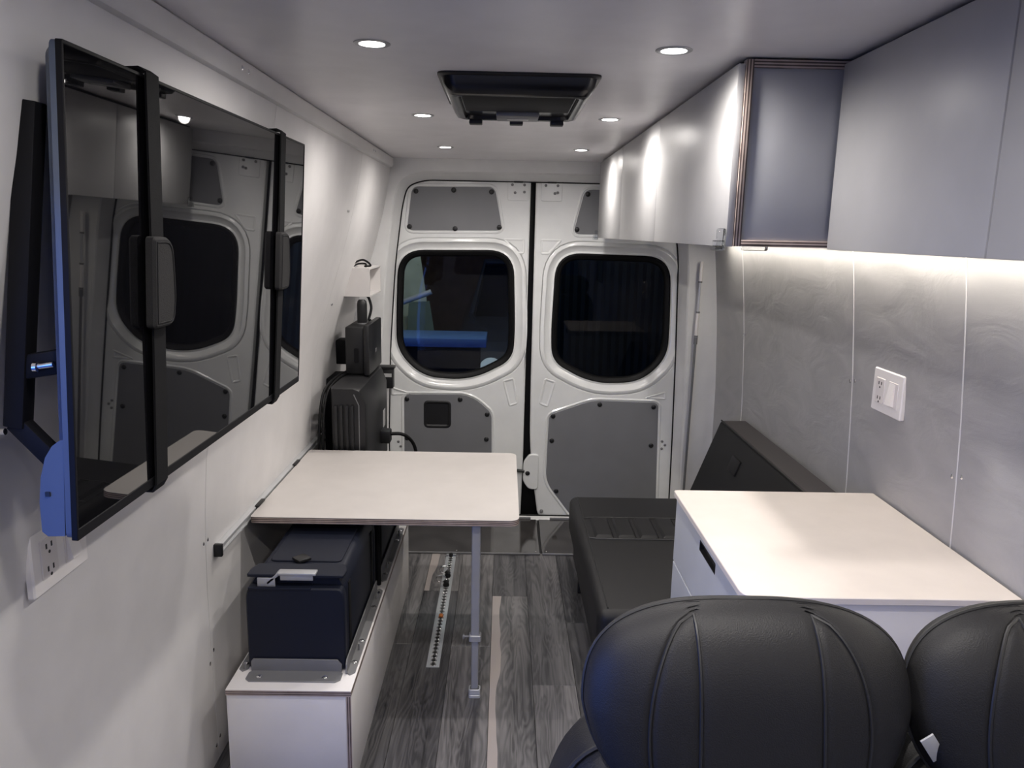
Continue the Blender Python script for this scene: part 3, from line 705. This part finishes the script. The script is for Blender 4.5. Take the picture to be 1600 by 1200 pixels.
def battery(y0, y1, label):
    x0, x1, zb, zt = -.683, -.420, ZTb + .004, .566
    b = thing('battery_case', ((x0 + x1) / 2, (y0 + y1) / 2, ZTb), label, 'battery', 'black battery cases on the low cabinet')
    ch = .016
    prof = [(x0, zb), (x1, zb), (x1, zt - .03), (x1 - ch, zt), (x0 + ch, zt), (x0, zt - .03)]
    prof = rounded(prof, [.004, .004, .01, .01, .01, .01], 3)
    body = MB().loops([([(u, v_) for u, v_ in offset(prof, -.004)], y0 + .028), (prof, y0 + .034), (prof, y1 - .034), (offset(prof, -.004), y1 - .028)], lambda u, v_, d: (u, d, v_), True, True)
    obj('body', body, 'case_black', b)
    for s_, ye, yi in ((1, y0, y0 + .029), (-1, y1, y1 - .029)):
        cap_prof = [(x0 - .002, zb), (x1 + .002, zb), (x1 + .002, zt - .045), (x1 - .006, zt - .022), (x0 + .006, zt - .022), (x0 - .002, zt - .045)]
        cap_prof = rounded(cap_prof, [.014, .014, .014, .012, .012, .014], 3)
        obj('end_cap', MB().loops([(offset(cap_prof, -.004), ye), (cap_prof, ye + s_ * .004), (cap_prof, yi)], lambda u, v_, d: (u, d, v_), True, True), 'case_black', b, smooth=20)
        # lid flap with clipped corners
        fl_ = rounded([(x0 + .000, ye + s_ * .012), (x1 - .002, ye + s_ * .012), (x1 + .001, ye + s_ * .05), (x1 - .010, ye + s_ * .085), (x0 + .012, ye + s_ * .085), (x0, ye + s_ * .05)], .006, 3)
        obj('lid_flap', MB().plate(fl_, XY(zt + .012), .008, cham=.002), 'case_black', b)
        # handle: recess tray and grey bracket bridging it
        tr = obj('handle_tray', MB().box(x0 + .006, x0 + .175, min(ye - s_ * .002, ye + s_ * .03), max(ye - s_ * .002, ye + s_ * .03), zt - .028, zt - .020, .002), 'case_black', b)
        h = MB().box(x0 + .085, x0 + .188, min(ye + s_ * .004, ye + s_ * .034), max(ye + s_ * .004, ye + s_ * .034), zt + .012, zt + .019, .002)
        h.box(x0 + .092, x0 + .180, min(ye + s_ * .006, ye + s_ * .010), max(ye + s_ * .006, ye + s_ * .010), zt - .002, zt + .014, .001)
        h.obox((x0 + .072, ye + s_ * .02, zt + .002), (.016, 0, .014), (0, .014, 0), (-.002, 0, .003), .001)
        obj('handle', h, 'alu_painted', b)
        obj('hinge_bracket', MB().box(x0 + .030, x0 + .078, min(ye + s_ * .006, ye + s_ * .010), max(ye + s_ * .006, ye + s_ * .010), zt - .022, zt + .004, .001), 'alu_painted', b)
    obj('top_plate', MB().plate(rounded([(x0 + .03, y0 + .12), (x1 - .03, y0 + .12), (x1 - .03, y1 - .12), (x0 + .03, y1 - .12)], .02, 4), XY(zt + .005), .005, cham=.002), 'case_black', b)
    obj('top_latch', MB().obox((x0 + .12, y0 + .125, zt + .009), (.014, .014, 0), (-.014, .014, 0), (0, 0, .004), .002), 'black_plastic', b)
    for yy in (y0 + .075, y1 - .075):
        obj('side_seam', MB().box(x1 - .001, x1 + .003, yy - .012, yy + .012, zb + .002, zt - .032, .001), 'webbing', b)
    return b
battery(1.925, 2.425, 'black battery case at the near end of the low white cabinet')
battery(2.470, 2.970, 'black battery case behind the nearer one, under the white table')
obj_tie = thing('tie_strap', (-.415, 2.447, ZTb), 'black ratchet strap hanging between the two battery cases', 'strap')
obj('webbing', MB().tube([(-.70, 2.447, ZTb + .06), (-.69, 2.447, .568), (-.66, 2.447, .585), (-.44, 2.447, .585), (-.415, 2.447, .565), (-.411, 2.447, .40), (-.411, 2.447, ZTb + .004)], .007, 8), 'webbing', obj_tie)
# grey steel hold-down angles round each case
BOLT_Z = mesh_of(MB().lathe([(.0085, 0), (.0085, .0015), (.006, .0035), (.002, .0045)], (0, 0, 0), 'Z', 14), 'bolt', 'chrome')
STUD_Z = mesh_of(MB().lathe([(.003, 0), (.003, .020), (.0015, .021)], (0, 0, 0), 'Z', 10), 'stud', 'steel_grey')
def angle_bracket(x0, x1, y0, y1, kind, label, bolts, studs=()):
    t = thing('hold_down_bracket', ((x0 + x1) / 2, (y0 + y1) / 2, ZTb), label, 'bracket', 'grey steel brackets holding the battery cases')
    c_ = .012
    foot = [(x0 + c_, y0), (x1 - c_, y0), (x1, y0 + c_), (x1, y1 - c_), (x1 - c_, y1), (x0 + c_, y1), (x0, y1 - c_), (x0, y0 + c_)]
    obj('foot_plate', MB().plate(foot, XY(ZTb + .0036), .0034, cham=.0006), 'steel_grey', t)
    if kind == 'front': obj('flange', MB().plate([(x0 + .004, ZTb + .002), (x1 - .004, ZTb + .002), (x1 - .004, ZTb + .024), (x1 - .016, ZTb + .038), (x0 + .010, ZTb + .038), (x0 + .004, ZTb + .030)], XZ(y1 - .004), .0035, cham=.0005), 'steel_grey', t)
    if kind == 'side': obj('flange', MB().plate([(y0 + .004, ZTb + .002), (y1 - .004, ZTb + .002), (y1 - .004, ZTb + .030), (y1 - .016, ZTb + .040), (y0 + .016, ZTb + .040), (y0 + .004, ZTb + .030)], YZ(x0 + .001), .0035, cham=.0005), 'steel_grey', t)
    for bx, by in bolts: pobj('bolt', BOLT_Z, t, (bx, by, ZTb + .0036))
    for bx, by in studs: pobj('stud', STUD_Z, t, (bx, by, ZTb + .0036))
angle_bracket(-.680, -.424, 1.868, 1.922, 'front', 'grey steel bracket across the front of the nearer battery case', [(-.645, 1.888), (-.468, 1.888)])
angle_bracket(-.4165, -.391, 1.905, 2.418, 'side', 'grey steel bracket along the aisle side of the nearer battery case', [(-.402, 1.965), (-.402, 2.08), (-.402, 2.29), (-.402, 2.385)], [(-.402, 2.03), (-.402, 2.345)])
angle_bracket(-.4165, -.391, 2.475, 2.965, 'side', 'grey steel bracket along the aisle side of the farther battery case', [(-.402, 2.53), (-.402, 2.62), (-.402, 2.83), (-.402, 2.93)], [(-.402, 2.58), (-.402, 2.88)])
angle_bracket(-.712, -.688, 1.915, 2.40, 'none', 'grey steel bracket on the wall side of the nearer battery case', [(-.70, 1.95)], [(-.695, 1.925)])

# ================================================================== floor anchor track with fittings
tk = thing('floor_track', (-.228, 2.905, 0), 'perforated metal anchor track let into the plank floor', 'floor track')
obj('track', MB().box(-.2495, -.2035, 2.435, 3.395, .0002, .0032, .0008), 'galvanised', tk)
obj('slot', MB().box(-.2305, -.2225, 2.440, 3.390, .0030, .0036), 'dark_slot', tk)
HOLE = mesh_of(MB().lathe([(.0072, 0), (.0072, .0006)], (0, 0, 0), 'Z', 12), 'track_hole', 'dark_slot')
LIP = mesh_of(MB().loops([([(.0082 * math.cos(a * .3927), .0082 * math.sin(a * .3927)) for a in range(16)], .0), ([(.0102 * math.cos(a * .3927), .0102 * math.sin(a * .3927)) for a in range(16)], .0012), ([(.0112 * math.cos(a * .3927), .0112 * math.sin(a * .3927)) for a in range(16)], 0)], lambda u, v_, d: (u, v_, d)), 'hole_rim', 'chrome')
y = 2.452
while y < 3.385:
    hh = pobj('track_hole', HOLE, tk, (-.2265, y, .0031)); pobj('hole_rim', LIP, tk, (-.2265, y, .0031)); y += .0254
for y in (2.50, 2.73, 2.93, 3.26):
    obj('track_screw', MB().lathe([(.0055, 0), (.005, .003), (.002, .004)], (-.2265, y, .0034), 'Z', 12), 'black_plastic', tk)
obj('end_plug', MB().lathe([(.009, 0), (.009, .006), (.004, .010)], (-.2265, 2.795, .0034), 'Z', 14), 'orange_plug', tk)
for k, (y, dx) in enumerate(((3.06, -.022), (3.15, -.016))):
    t = thing('anchor_ring', (-.2265, y, .003), 'black anchor fitting with a wire ring on the floor track, ' + ('the nearer one' if k == 0 else 'the farther one'), 'anchor', 'ring fittings on the floor track')
    obj('base', MB().lathe([(.013, 0), (.014, .006), (.011, .014), (.013, .020), (.008, .026)], (-.2265, y, .0036), 'Z', 18), 'black_plastic', t)
    ring = [(-.2265 + dx + .020 * math.cos(a), y + .012 * math.cos(a) * .2, .036 + .016 * math.sin(a)) for a in [i * math.pi / 10 for i in range(21)]]
    obj('ring', MB().tube(ring, .0022, 8, cap=False), 'chrome', t)
t = thing('track_stop', (-.2265, 3.37, .003), 'small black winged stop at the far end of the floor track', 'anchor')
obj('knob', MB().lathe([(.010, 0), (.010, .010), (.006, .016)], (-.2265, 3.365, .0036), 'Z', 14), 'black_plastic', t)
obj('wing', MB().box(-.256, -.197, 3.360, 3.370, .0036, .009, .002), 'chrome', t)

# ================================================================== devices on the rear left wall
wb = thing('open_box', (-.66, 3.55, 1.2), 'small open white wall box above the black devices', 'box')
bx0, bx1, by0, by1, bz0, bz1 = -.712, -.592, 3.40, 3.70, 1.205, 1.330
q = MB()
q.box(bx0, bx1, by0, by0 + .006, bz0, bz1).box(bx0, bx1, by1 - .006, by1, bz0, bz1).box(bx0, bx1, by0 + .006, by1 - .006, bz0, bz0 + .006).box(bx0, bx1, by0 + .006, by1 - .006, bz1 - .006, bz1)
obj('shell', q, 'laminate_white', wb)
obj('back', MB().box(bx0 - .002, bx0 + .004, by0 + .006, by1 - .006, bz0 + .006, bz1 - .006), 'laminate_white', wb)
t = tag(obj('coiled_cable', MB().tube(catmull([(-.672, 3.40, 1.334), (-.664, 3.44, 1.352), (-.640, 3.50, 1.362), (-.618, 3.52, 1.350), (-.612, 3.54, 1.335), (-.63, 3.5, 1.334)], 6), .0045, 8).tube(catmull([(-.672, 3.42, 1.334), (-.655, 3.47, 1.345), (-.628, 3.50, 1.345), (-.62, 3.47, 1.334)], 6), .004, 8), 'rubber'), 'loop of black cable lying on the open white box', 'cable')
fh = thing('hand_lamp', (-.628, 3.40, 1.085), 'black cylindrical hand lamp standing on the black monitor box', 'lamp')
obj('barrel', MB().lathe([(.021, 0), (.022, .008), (.022, .085), (.020, .100), (.012, .108)], (-.628, 3.40, 1.085), 'Z', 20), 'black_plastic', fh)
obj('base_ring', MB().lathe([(.0225, 0), (.0235, .004), (.0225, .008)], (-.628, 3.40, 1.083), 'Z', 20), 'steel_grey', fh)
obj('cord', MB().tube(catmull([(-.605, 3.43, 1.10), (-.596, 3.45, 1.15), (-.606, 3.46, 1.190), (-.62, 3.47, 1.207)], 6), .006, 8), 'rubber', fh)
mo = thing('monitor_box', (-.64, 3.44, .87), 'black control box with a flat panel, on the wall under the white box', 'control box')
obj('case', MB().box(-.686, -.602, 3.30, 3.58, .8745, 1.083, .008), 'black_plastic', mo)
obj('panel', MB().box(-.6015, -.576, 3.27, 3.60, .8745, 1.095, .006), 'black_plastic', mo)
obj('wall_bracket', MB().box(wl(1.0) + .002, -.684, 3.46, 3.56, .89, 1.0, .004), 'black_matte', mo)
obj('button', MB().plate(rect(-.648, -.628, .925, .990, .008), XZ(3.2975), .003, cham=.001), 'black_matte', mo)
for dx in (.01, .04): obj('top_knob', MB().lathe([(.006, 0), (.006, .010)], (-.655 + dx, 3.52, 1.083), 'Z', 10), 'black_plastic', mo)
obj('mark', MB().box(-.5758, -.5752, 3.42, 3.46, .955, .972), 'steel_grey', mo)
pu = thing('power_unit', (-.62, 3.30, .42), 'bulky black power unit mounted on the wall behind the white table', 'power unit')
prof = [(-.690, .42), (-.565, .42), (-.548, .46), (-.548, .80), (-.572, .862), (-.600, .872), (-.690, .872)]
obj('case', MB().loops([(offset(prof, -.006), 3.02), (prof, 3.03), (prof, 3.56), (offset(prof, -.012), 3.60)], lambda u, v_, d: (u, d, v_), True, True), 'black_plastic', pu)
obj('wall_plate', MB().box(wl(.6) + .001, -.688, 3.36, 3.56, .44, .84, .004), 'black_matte', pu)
for k in range(4): obj('cooling_fin', MB().box(-.676 + k * .022, -.664 + k * .022, 3.008, 3.022, .47, .80, .002), 'black_plastic', pu)
obj('edge_line', MB().tube([(-.598, 3.019, .845), (-.578, 3.019, .80), (-.578, 3.019, .47)], .002, 6), 'steel_grey', pu)
obj('label_plate', MB().box(-.548, -.5470, 3.44, 3.50, .60, .68), 'label_white', pu)
obj('plug', MB().box(-.552, -.505, 3.36, 3.42, .545, .605, .006), 'black_plastic', pu)
tag(obj('power_cable', MB().tube(catmull([(-.505, 3.39, .585), (-.46, 3.40, .582), (-.425, 3.41, .560), (-.400, 3.42, .515), (-.392, 3.42, .44), (-.42, 3.40, .36), (-.46, 3.32, .10), (-.48, 3.28, .008)], 8), .008, 10), 'rubber'), 'thick black power cable curving out of the power unit behind the table', 'cable')
for k, dx in enumerate((0, .016)):
    tag(obj('hanging_cable', MB().tube(catmull([(-.690 + dx, 3.36, .878), (-.715 + dx, 3.20, .872), (-.735 + dx, 3.08, .83), (-.742 + dx, 3.03, .70), (-.745 + dx, 3.02, .50), (-.744 + dx, 3.02, .31)], 6), .006, 8), 'rubber'), 'black cable running down the wall left of the power unit, ' + ('closer to the wall' if k == 0 else 'closer to the unit'), 'cable', 'cables beside the power unit')
sb = thing('junction_box', (-.585, 3.815, .70), 'small black box with a white sticker on the rear pillar', 'box')
obj('case', MB().box(-.628, -.550, 3.785, 3.839, .712, .815, .006), 'black_plastic', sb)
obj('cap', MB().box(-.636, -.543, 3.778, 3.839, .812, .826, .003), 'black_plastic', sb)
obj('sticker', MB().box(-.600, -.557, 3.7842, 3.785, .772, .790), 'label_white', sb)

# ================================================================== bench
bn = thing('bench_seat', (.60, 2.64, 0), 'black leather bench seat between the counter and the rear doors', 'bench')
sy0, sy1, sx0, sx1, sz = 2.115, 3.165, .298, .90, .385
def cushion(x0, x1, y0, y1, z0, z1, r=.03): return MB().box(x0, x1, y0, y1, z0, z1, r, 5)
obj('cushion', cushion(sx0, sx1, sy0, sy1, .225, sz, .032), 'leather_black', bn)
obj('base', MB().box(sx0 + .025, 1.05, sy0 + .02, sy1 - .02, .10, .245, .01), 'leather_black', bn)
for y in (sy0 + .10, sy1 - .14):
    for x_ in (.35, 1.0): obj('leg', MB().box(x_ - .015, x_ + .015, y - .015, y + .015, .0005, .105, .003), 'black_plastic', bn)
# stitched band across the seat with padded ribs
obj('band_piping', MB().tube([(.335, 2.885, sz + .0005), (.36, 2.895, sz + .001), (.895, 2.897, sz + .001)], .0035, 8), 'piping', bn)
obj('band_piping', MB().tube([(.335, 2.690, sz + .0005), (.36, 2.680, sz + .001), (.895, 2.678, sz + .001)], .0035, 8), 'piping', bn)
for k in range(6):
    x_ = .392 + k * .085
    obj('padded_rib', MB().plate(rounded([(x_ - .036, 2.690), (x_ + .036, 2.690), (x_ + .036, 2.885), (x_ - .036, 2.885)], .01, 3), XY(sz + .010), .011, cham=.009), 'leather_black', bn)
obj('edge_piping', MB().tube([(sx0 + .034, sy0 + .03, sz), (sx0 + .034, sy1 - .03, sz)], .0025, 8), 'piping', bn)
# backrest leaning against the wall
bk = [(.845, .36), (.955, .36), (1.082, .700), (.968, .700)]
bk = rounded(bk, .012, 4)
obj('backrest', MB().loops([(offset(bk, -.010), 2.12), (bk, 2.13), (bk, 3.275), (offset(bk, -.010), 3.285)], lambda u, v_, d: (u, d, v_), True, True), 'leather_black', bn)
obj('backrest_top', MB().plate(rounded([(.974, 2.14), (1.076, 2.14), (1.076, 3.27), (.974, 3.27)], .01, 3), XY(.7030), .004, cham=.003), 'leather_brown', bn)
obj('top_piping', MB().tube([(.970, 2.13, .7015), (.970, 3.278, .7015)], .0035, 8), 'piping', bn)
nrm = Vector((-.34, 0, .123)).normalized()
obj('pull_tab', MB().obox(Vector((.932, 2.93, .600)) + nrm * .002, (0, .05, 0), Vector((.0105, 0, .030)), nrm * .004, .002), 'leather_black', bn)

# ================================================================== white counter cabinet
kc = thing('counter_cabinet', (.80, 1.78, 0), 'white topped drawer cabinet between the bench and the black headrests', 'cabinet')
kx0, kx1, ky0, ky1, kz = .502, 1.084, 1.452, 2.115, .775
top = rounded([(kx0, ky0), (kx1, ky0), (kx1, ky1), (kx0, ky1)], [.035, .006, .006, .012], 6)
obj('worktop', MB().plate(top, XY(kz), .014, cham=.0015), 'counter_white', kc)
obj('body', MB().box(kx0 + .022, kx1 - .002, ky0 + .030, ky1 - .012, .02, kz - .0145), 'drawer_grey', kc)
obj('near_panel', MB().box(kx0 + .036, kx1 - .002, ky0 + .018, ky0 + .032, .01, kz - .016, .001), 'laminate_white', kc)
obj('corner_edge', MB().box(kx0 + .014, kx0 + .034, ky0 + .016, ky0 + .032, .01, kz - .016, .0008), 'ply_edge_x', kc)
obj('plinth', MB().box(kx0 + .05, kx1 - .02, ky0 + .05, ky1 - .03, .0005, .03), 'black_plastic', kc)
yh0, yh1 = ky0 + .035, ky1 - .012
for z0, z1, hand in ((.565, kz - .0165, True), (.32, .562, False), (.04, .317, False)):
    hole = rect(1.685, 1.832, z1 - .046, z1 - .018, .004)
    d = obj('drawer_front', MB().plate(rect(yh0, yh1, z0 + .001, z1 - .001), YZ(kx0 + .008), .014, holes=[hole] if hand else [], cham=.001), 'drawer_grey', kc)
    if hand: obj('finger_pull', MB().loops([(offset(hole, .001), .0005), (offset(hole, -.002), -.0005), (offset(hole, -.003), .012)], YZ(kx0 + .008), close1=True), 'black_plastic', d)

# ================================================================== telescopic pole by the rear pillar
po = thing('telescopic_pole', (.953, 3.79, 0), 'thin grey telescopic pole leaning upright against the right rear pillar', 'pole')
def pole_pt(z): return Vector((.951 + .0165 * z * .8, 3.800, z))
obj('shaft', MB().tube([pole_pt(.0), pole_pt(.99)], .0060, 12), 'steel_grey', po)
obj('clamp', MB().tube([pole_pt(.965), pole_pt(1.0)], .0095, 12), 'steel_grey', po)
obj('middle_tube', MB().tube([pole_pt(1.0), pole_pt(1.12)], .0085, 12), 'outlet_white', po)
obj('upper_shaft', MB().tube([pole_pt(1.12), pole_pt(1.28)], .0055, 12), 'aluminium', po)
obj('grip', MB().tube([pole_pt(1.27), pole_pt(1.375)], .0090, 12), 'outlet_white', po)
obj('foot', MB().tube([pole_pt(.0005), pole_pt(.03)], .010, 12), 'rubber', po)
for z in (1.275, 1.125, 1.005): obj('joint_ring', MB().tube([pole_pt(z - .004), pole_pt(z + .004)], .0098, 12), 'steel_grey', po)

# ================================================================== front seats in the foreground
se = thing('double_seat', (.40, .60, 0), 'black leather double seat with two wide headrests in the foreground', 'seat')
HW, HH = .174, .114
def head_outline(u):
    """half width of the headrest at height w (0 bottom .. 1 top)"""
def headrest_mesh():
    nu, nw = 120, 56
    bm = MB(); idx = {}
    def lim(w_):                       # half width as a function of normalised height -1..1
        base = (1 - abs(w_) ** 3.0) ** .36 if abs(w_) < 1 else 0
        return HW * base * (1.0 if w_ > .1 else 1.0 - .26 * ((.1 - w_) / 1.1) ** 1.3)
    def depth(u, w_, front):
        a = max(1e-4, lim(w_)); t = min(1, abs(u) / a)
        e = max(0, 1 - t ** 3.0) ** .5; h = max(0, 1 - abs(w_) ** 3.2) ** .5
        D = .062 if front else .045
        d = D * e ** .9 * h
        if front:                      # piping grooves either side of the centre pad
            for s_ in (-1, 1):
                for kx in (.067, None):
                    if kx is not None: xc = s_ * .062
                    else: xc = s_ * (.062 + .050 * math.sqrt(max(0, 1 - (w_ / .93) ** 2)))
                    d -= .0035 * math.exp(-((u - xc) / .0035) ** 2)
        return d
    for fr in (1, 0):
        for i in range(nw + 1):
            w_ = -math.cos(math.pi * i / nw)
            w_ = max(-.9995, min(.9995, w_))
            for j in range(nu + 1):
                tt = math.sin((j / nu * 2 - 1) * math.pi / 2)
                u = lim(w_) * tt
                d = depth(u, w_, fr)
                z = HH * w_; yy = -d if fr else d
                idx[fr, i, j] = len(bm.v); bm.v.append((u, yy + .22 * z, z))
        for i in range(nw):
            for j in range(nu):
                bm.f.append((idx[fr, i, j], idx[fr, i, j + 1], idx[fr, i + 1, j + 1], idx[fr, i + 1, j]))
    return mesh_of(bm, 'headrest', 'leather_black', 60), lim, depth
HM, lim_, depth_ = headrest_mesh()
def seam_mesh(kind, s_):
    pts = []
    for i in range(41):
        w_ = -.93 + 1.86 * i / 40
        if kind == 0: u = s_ * .062
        else: u = s_ * (.062 + .050 * math.sqrt(max(0, 1 - (w_ / .93) ** 2)))
        z = HH * w_; pts.append((u, -depth_(u, w_, 1) - .0016 + .22 * z, z))
    return mesh_of(MB().tube(pts, .0019, 6), 'seam_piping', 'piping')
SM = [seam_mesh(k, s_) for k in (0, 1) for s_ in (-1, 1)]
def edge_mesh():
    pts = []
    for i in range(81):
        a = 2 * math.pi * i / 80; w_ = math.sin(a) * .9985; u = lim_(w_) * (1 if math.cos(a) > 0 else -1) * 1.004
        z = HH * w_; pts.append((u, .22 * z, z))
    return mesh_of(MB().tube(pts, .0022, 6), 'edge_piping', 'piping')
EM = edge_mesh()
for xc in (.266, .610):
    loc = (xc, .735, 1.005)
    h = pobj('headrest', HM, se, loc)
    for m_ in SM: pobj('seam_piping', m_, h, loc)
    pobj('edge_piping', EM, h, loc)
    for s_ in (-.05, .05):
        obj('headrest_post', MB().cyl((xc + s_, .755, .80), (xc + s_, .745, .92), .007, 12), 'steel_grey', se)
    # backrest section with rounded shoulders below the headrest
    pr = rounded([(xc - .215, .40), (xc + .170, .40), (xc + .170, .86), (xc + .150, .955), (xc - .170, .955), (xc - .215, .86)] if xc < .4 else
                 [(xc - .178, .40), (xc + .22, .40), (xc + .22, .86), (xc + .17, .955), (xc - .15, .955), (xc - .178, .86)], [.02, .02, .10, .10, .10, .10], 7)
    obj('backrest', MB().loops([(offset(pr, -.045), .700), (offset(pr, -.016), .708), (pr, .740), (pr, .800), (offset(pr, -.016), .832), (offset(pr, -.045), .84)], lambda u, v_, d: (u, d + .12 * (v_ - .9), v_), True, True), 'leather_black', se)
    obj('backrest_piping', MB().tube([(u, .738 + .12 * (v_ - .9), v_) for u, v_ in offset(pr, .001)] + [(offset(pr, .001)[0][0], .738 + .12 * (offset(pr, .001)[0][1] - .9), offset(pr, .001)[0][1])], .003, 6), 'piping', se)
    obj('seat_cushion', MB().box(xc - .165, xc + .163, .22, .70, .36, .47, .03, 4), 'leather_black', se)
obj('base', MB().box(.10, .74, .26, .78, .0005, .37, .01), 'black_plastic', se)
obj('cross_bar', MB().cyl((.38, .80, .965), (.52, .80, .965), .011, 14), 'steel_grey', se)
obj('care_tag', MB().obox((.452, .70, .985), (.010, .003, -.014), (.006, 0, .0045), (0, .0012, 0), .0004), 'label_white', se)

# ================================================================== the garage behind the van
tag(obj('floor_garage', MB().box(-2.1, 2.5, 4.05, 10.2, -.62, -.55), 'garage_floor'), 'concrete garage floor outside the rear doors', 'floor', kind='structure')
tag(obj('wall_garage', MB().box(-2.1, 2.5, 10.0, 10.15, -.6, 3.2), 'garage_wall'), 'brown garage wall seen through the rear window', 'wall', kind='structure')
tag(obj('ceiling_garage', MB().box(-2.1, 2.5, 4.05, 10.2, 2.6, 2.7), 'garage_wall'), 'garage ceiling beyond the rear doors', 'ceiling', kind='structure')
for nm, x_ in (('wall_garage_left', -1.9), ('wall_garage_right', 2.2)):
    tag(obj(nm, MB().box(x_, x_ + .1, 4.05, 10.15, -.6, 2.65), 'garage_wall'), ('garage side wall on the side of the workbench' if x_ < 0 else 'garage side wall on the side of the ribbed sheet'), 'wall', kind='structure')
jm = tag(obj('wall_garage_sky_block', MB().box(-1.9, -1.0, 4.02, 4.12, -.6, 2.65).box(1.3, 2.3, 4.02, 4.12, -.6, 2.65).box(-1.0, 1.3, 4.02, 4.12, 2.1, 2.65), 'garage_wall'), 'added unseen wall around the back of the van, keeping sky light out of the garage', 'wall', kind='structure')  # unseen wall added to keep blue sky light out of the garage
gl = thing('garage_fill_lamp', (-.3, 5.0, 2.6), 'added tube lamp under the garage ceiling, out of view, brightening the garage', 'light')  # added lamp, out of view, so the boards and car outside show
obj('fixture', MB().box(-.9, .3, 4.95, 5.05, 2.56, 2.5995, .01), 'outlet_white', gl)
obj('tube', MB().cyl((-.85, 5.0, 2.54), (.25, 5.0, 2.54), .018, 12), 'lamp_glass', gl)
l = bpy.data.lights.new('garage_fill_light', 'AREA'); l.shape = 'RECTANGLE'; l.size = 1.1; l.size_y = .04; l.energy = 38; l.color = (1, .95, .88)
lo = bpy.data.objects.new('garage_fill_light', l); link(lo, gl, (-.3, 5.0, 2.51))
wbn = thing('workbench', (-.62, 5.35, -.55), 'low blue topped workbench seen through the left rear window', 'workbench')
obj('top', MB().box(-1.30, -.115, 5.20, 5.62, .715, .775, .006), 'bench_blue', wbn)
obj('front', MB().box(-1.27, -.16, 5.24, 5.27, -.4, .715), 'black_matte', wbn)
for x_ in (-1.25, -.19):
    for y_ in (5.27, 5.58): obj('leg', MB().box(x_ - .025, x_ + .025, y_ - .025, y_ + .025, -.5495, .716, .004), 'black_matte', wbn)
def leaning(pts, y0, y1, m, nm, label, t=.018):
    mb = MB().plate(pts, lambda u, v_, d: (u, y0 + (y1 - y0) * (v_ + .5) / 1.9 + d, v_), t, cham=.002)
    return tag(obj(nm, mb, m), label, 'board')
leaning([(-1.05, -.5485), (-.36, -.5485), (-.67, 1.33), (-.98, 1.33)], 5.75, 6.15, 'board_ply', 'plywood_board', 'pale board leaning behind the workbench, seen through the left rear window')
leaning([(-.80, -.5485), (-.32, -.5485), (-.575, .96), (-.735, .95)], 5.68, 6.02, 'board_green', 'green_board', 'dark green board leaning in front of the pale board outside')
tag(obj('metal_tube', MB().tube([(-.86, 5.66, .93), (-.535, 5.66, 1.055)], .020, 12).tube([(-.86, 5.66, .93), (-.88, 5.66, .925)], .022, 12), 'aluminium'), 'bright metal tube lying against the boards outside the window', 'tube')
cr = thing('parked_car', (.55, 8.0, -.55), 'dark parked car in the garage behind the left rear window', 'car')
side = [(6.35, -.30), (6.30, .15), (6.38, .42), (6.55, .55), (7.45, .70), (7.55, .72), (10.0 - .15, .78), (9.85, -.30)]
sd = rounded(side, .08, 4)
obj('body', MB().loops([(offset(sd, -.06), -.40), (sd, -.32), (sd, 1.40), (offset(sd, -.06), 1.48)], lambda u, v_, d: (d, u, v_), True, True), 'car_paint', cr)
cab = rounded([(7.35, .66), (8.05, 1.16), (9.2, 1.18), (9.75, .76)], .08, 4)
obj('cabin', MB().loops([(cab, -.27), (cab, 1.35)], lambda u, v_, d: (d + (.10 if d < 0 else -.10) * (v_ - .7), u, v_), True, True), 'car_glass', cr)
obj('windscreen_frame', MB().tube([(-.31, 7.36, .70), (-.20, 8.05, 1.19), (1.28, 8.05, 1.19), (1.39, 7.36, .70)], .03, 8), 'car_paint', cr)
for x_ in (-.10, 1.18):
    obj('headlamp', MB().lathe([(.10, 0), (.095, -.03), (.05, -.045)], (x_, 6.36, .36), 'Y', 20), 'lamp_glass', cr)
for x_ in (-.33, 1.30):
    for y_ in (6.95, 9.2): obj('wheel', MB().lathe([(.20, 0), (.31, .01), (.33, .06), (.31, .11), (.2, .12)], (x_, y_, -.22), 'X', 24), 'rubber', cr)
gp = thing('ribbed_panel', (.95, 5.6, -.55), 'dark ribbed sheet standing close behind the right rear window', 'panel')
rb = []; n_ = 60
pts = [(.12 + 1.75 * i / n_, 5.55 + (.012 if i % 2 else 0)) for i in range(n_ + 1)]
mb = MB()
for i in range(n_):
    (xa, ya), (xb, yb) = pts[i], pts[i + 1]
    mb.add([(xa, ya, -.5485), (xb, yb, -.5485), (xb, yb, 2.2), (xa, ya, 2.2), (xa, ya + .02, -.5485), (xb, yb + .02, -.5485), (xb, yb + .02, 2.2), (xa, ya + .02, 2.2)], [(0, 1, 2, 3), (5, 4, 7, 6), (3, 2, 6, 7), (0, 4, 5, 1), (0, 3, 7, 4), (1, 5, 6, 2)])
obj('sheet', mb, 'garage_panel', gp, smooth=0)
obj('foot_rail', MB().box(.10, 1.89, 5.50, 5.62, -.5495, -.50, .005), 'black_matte', gp)
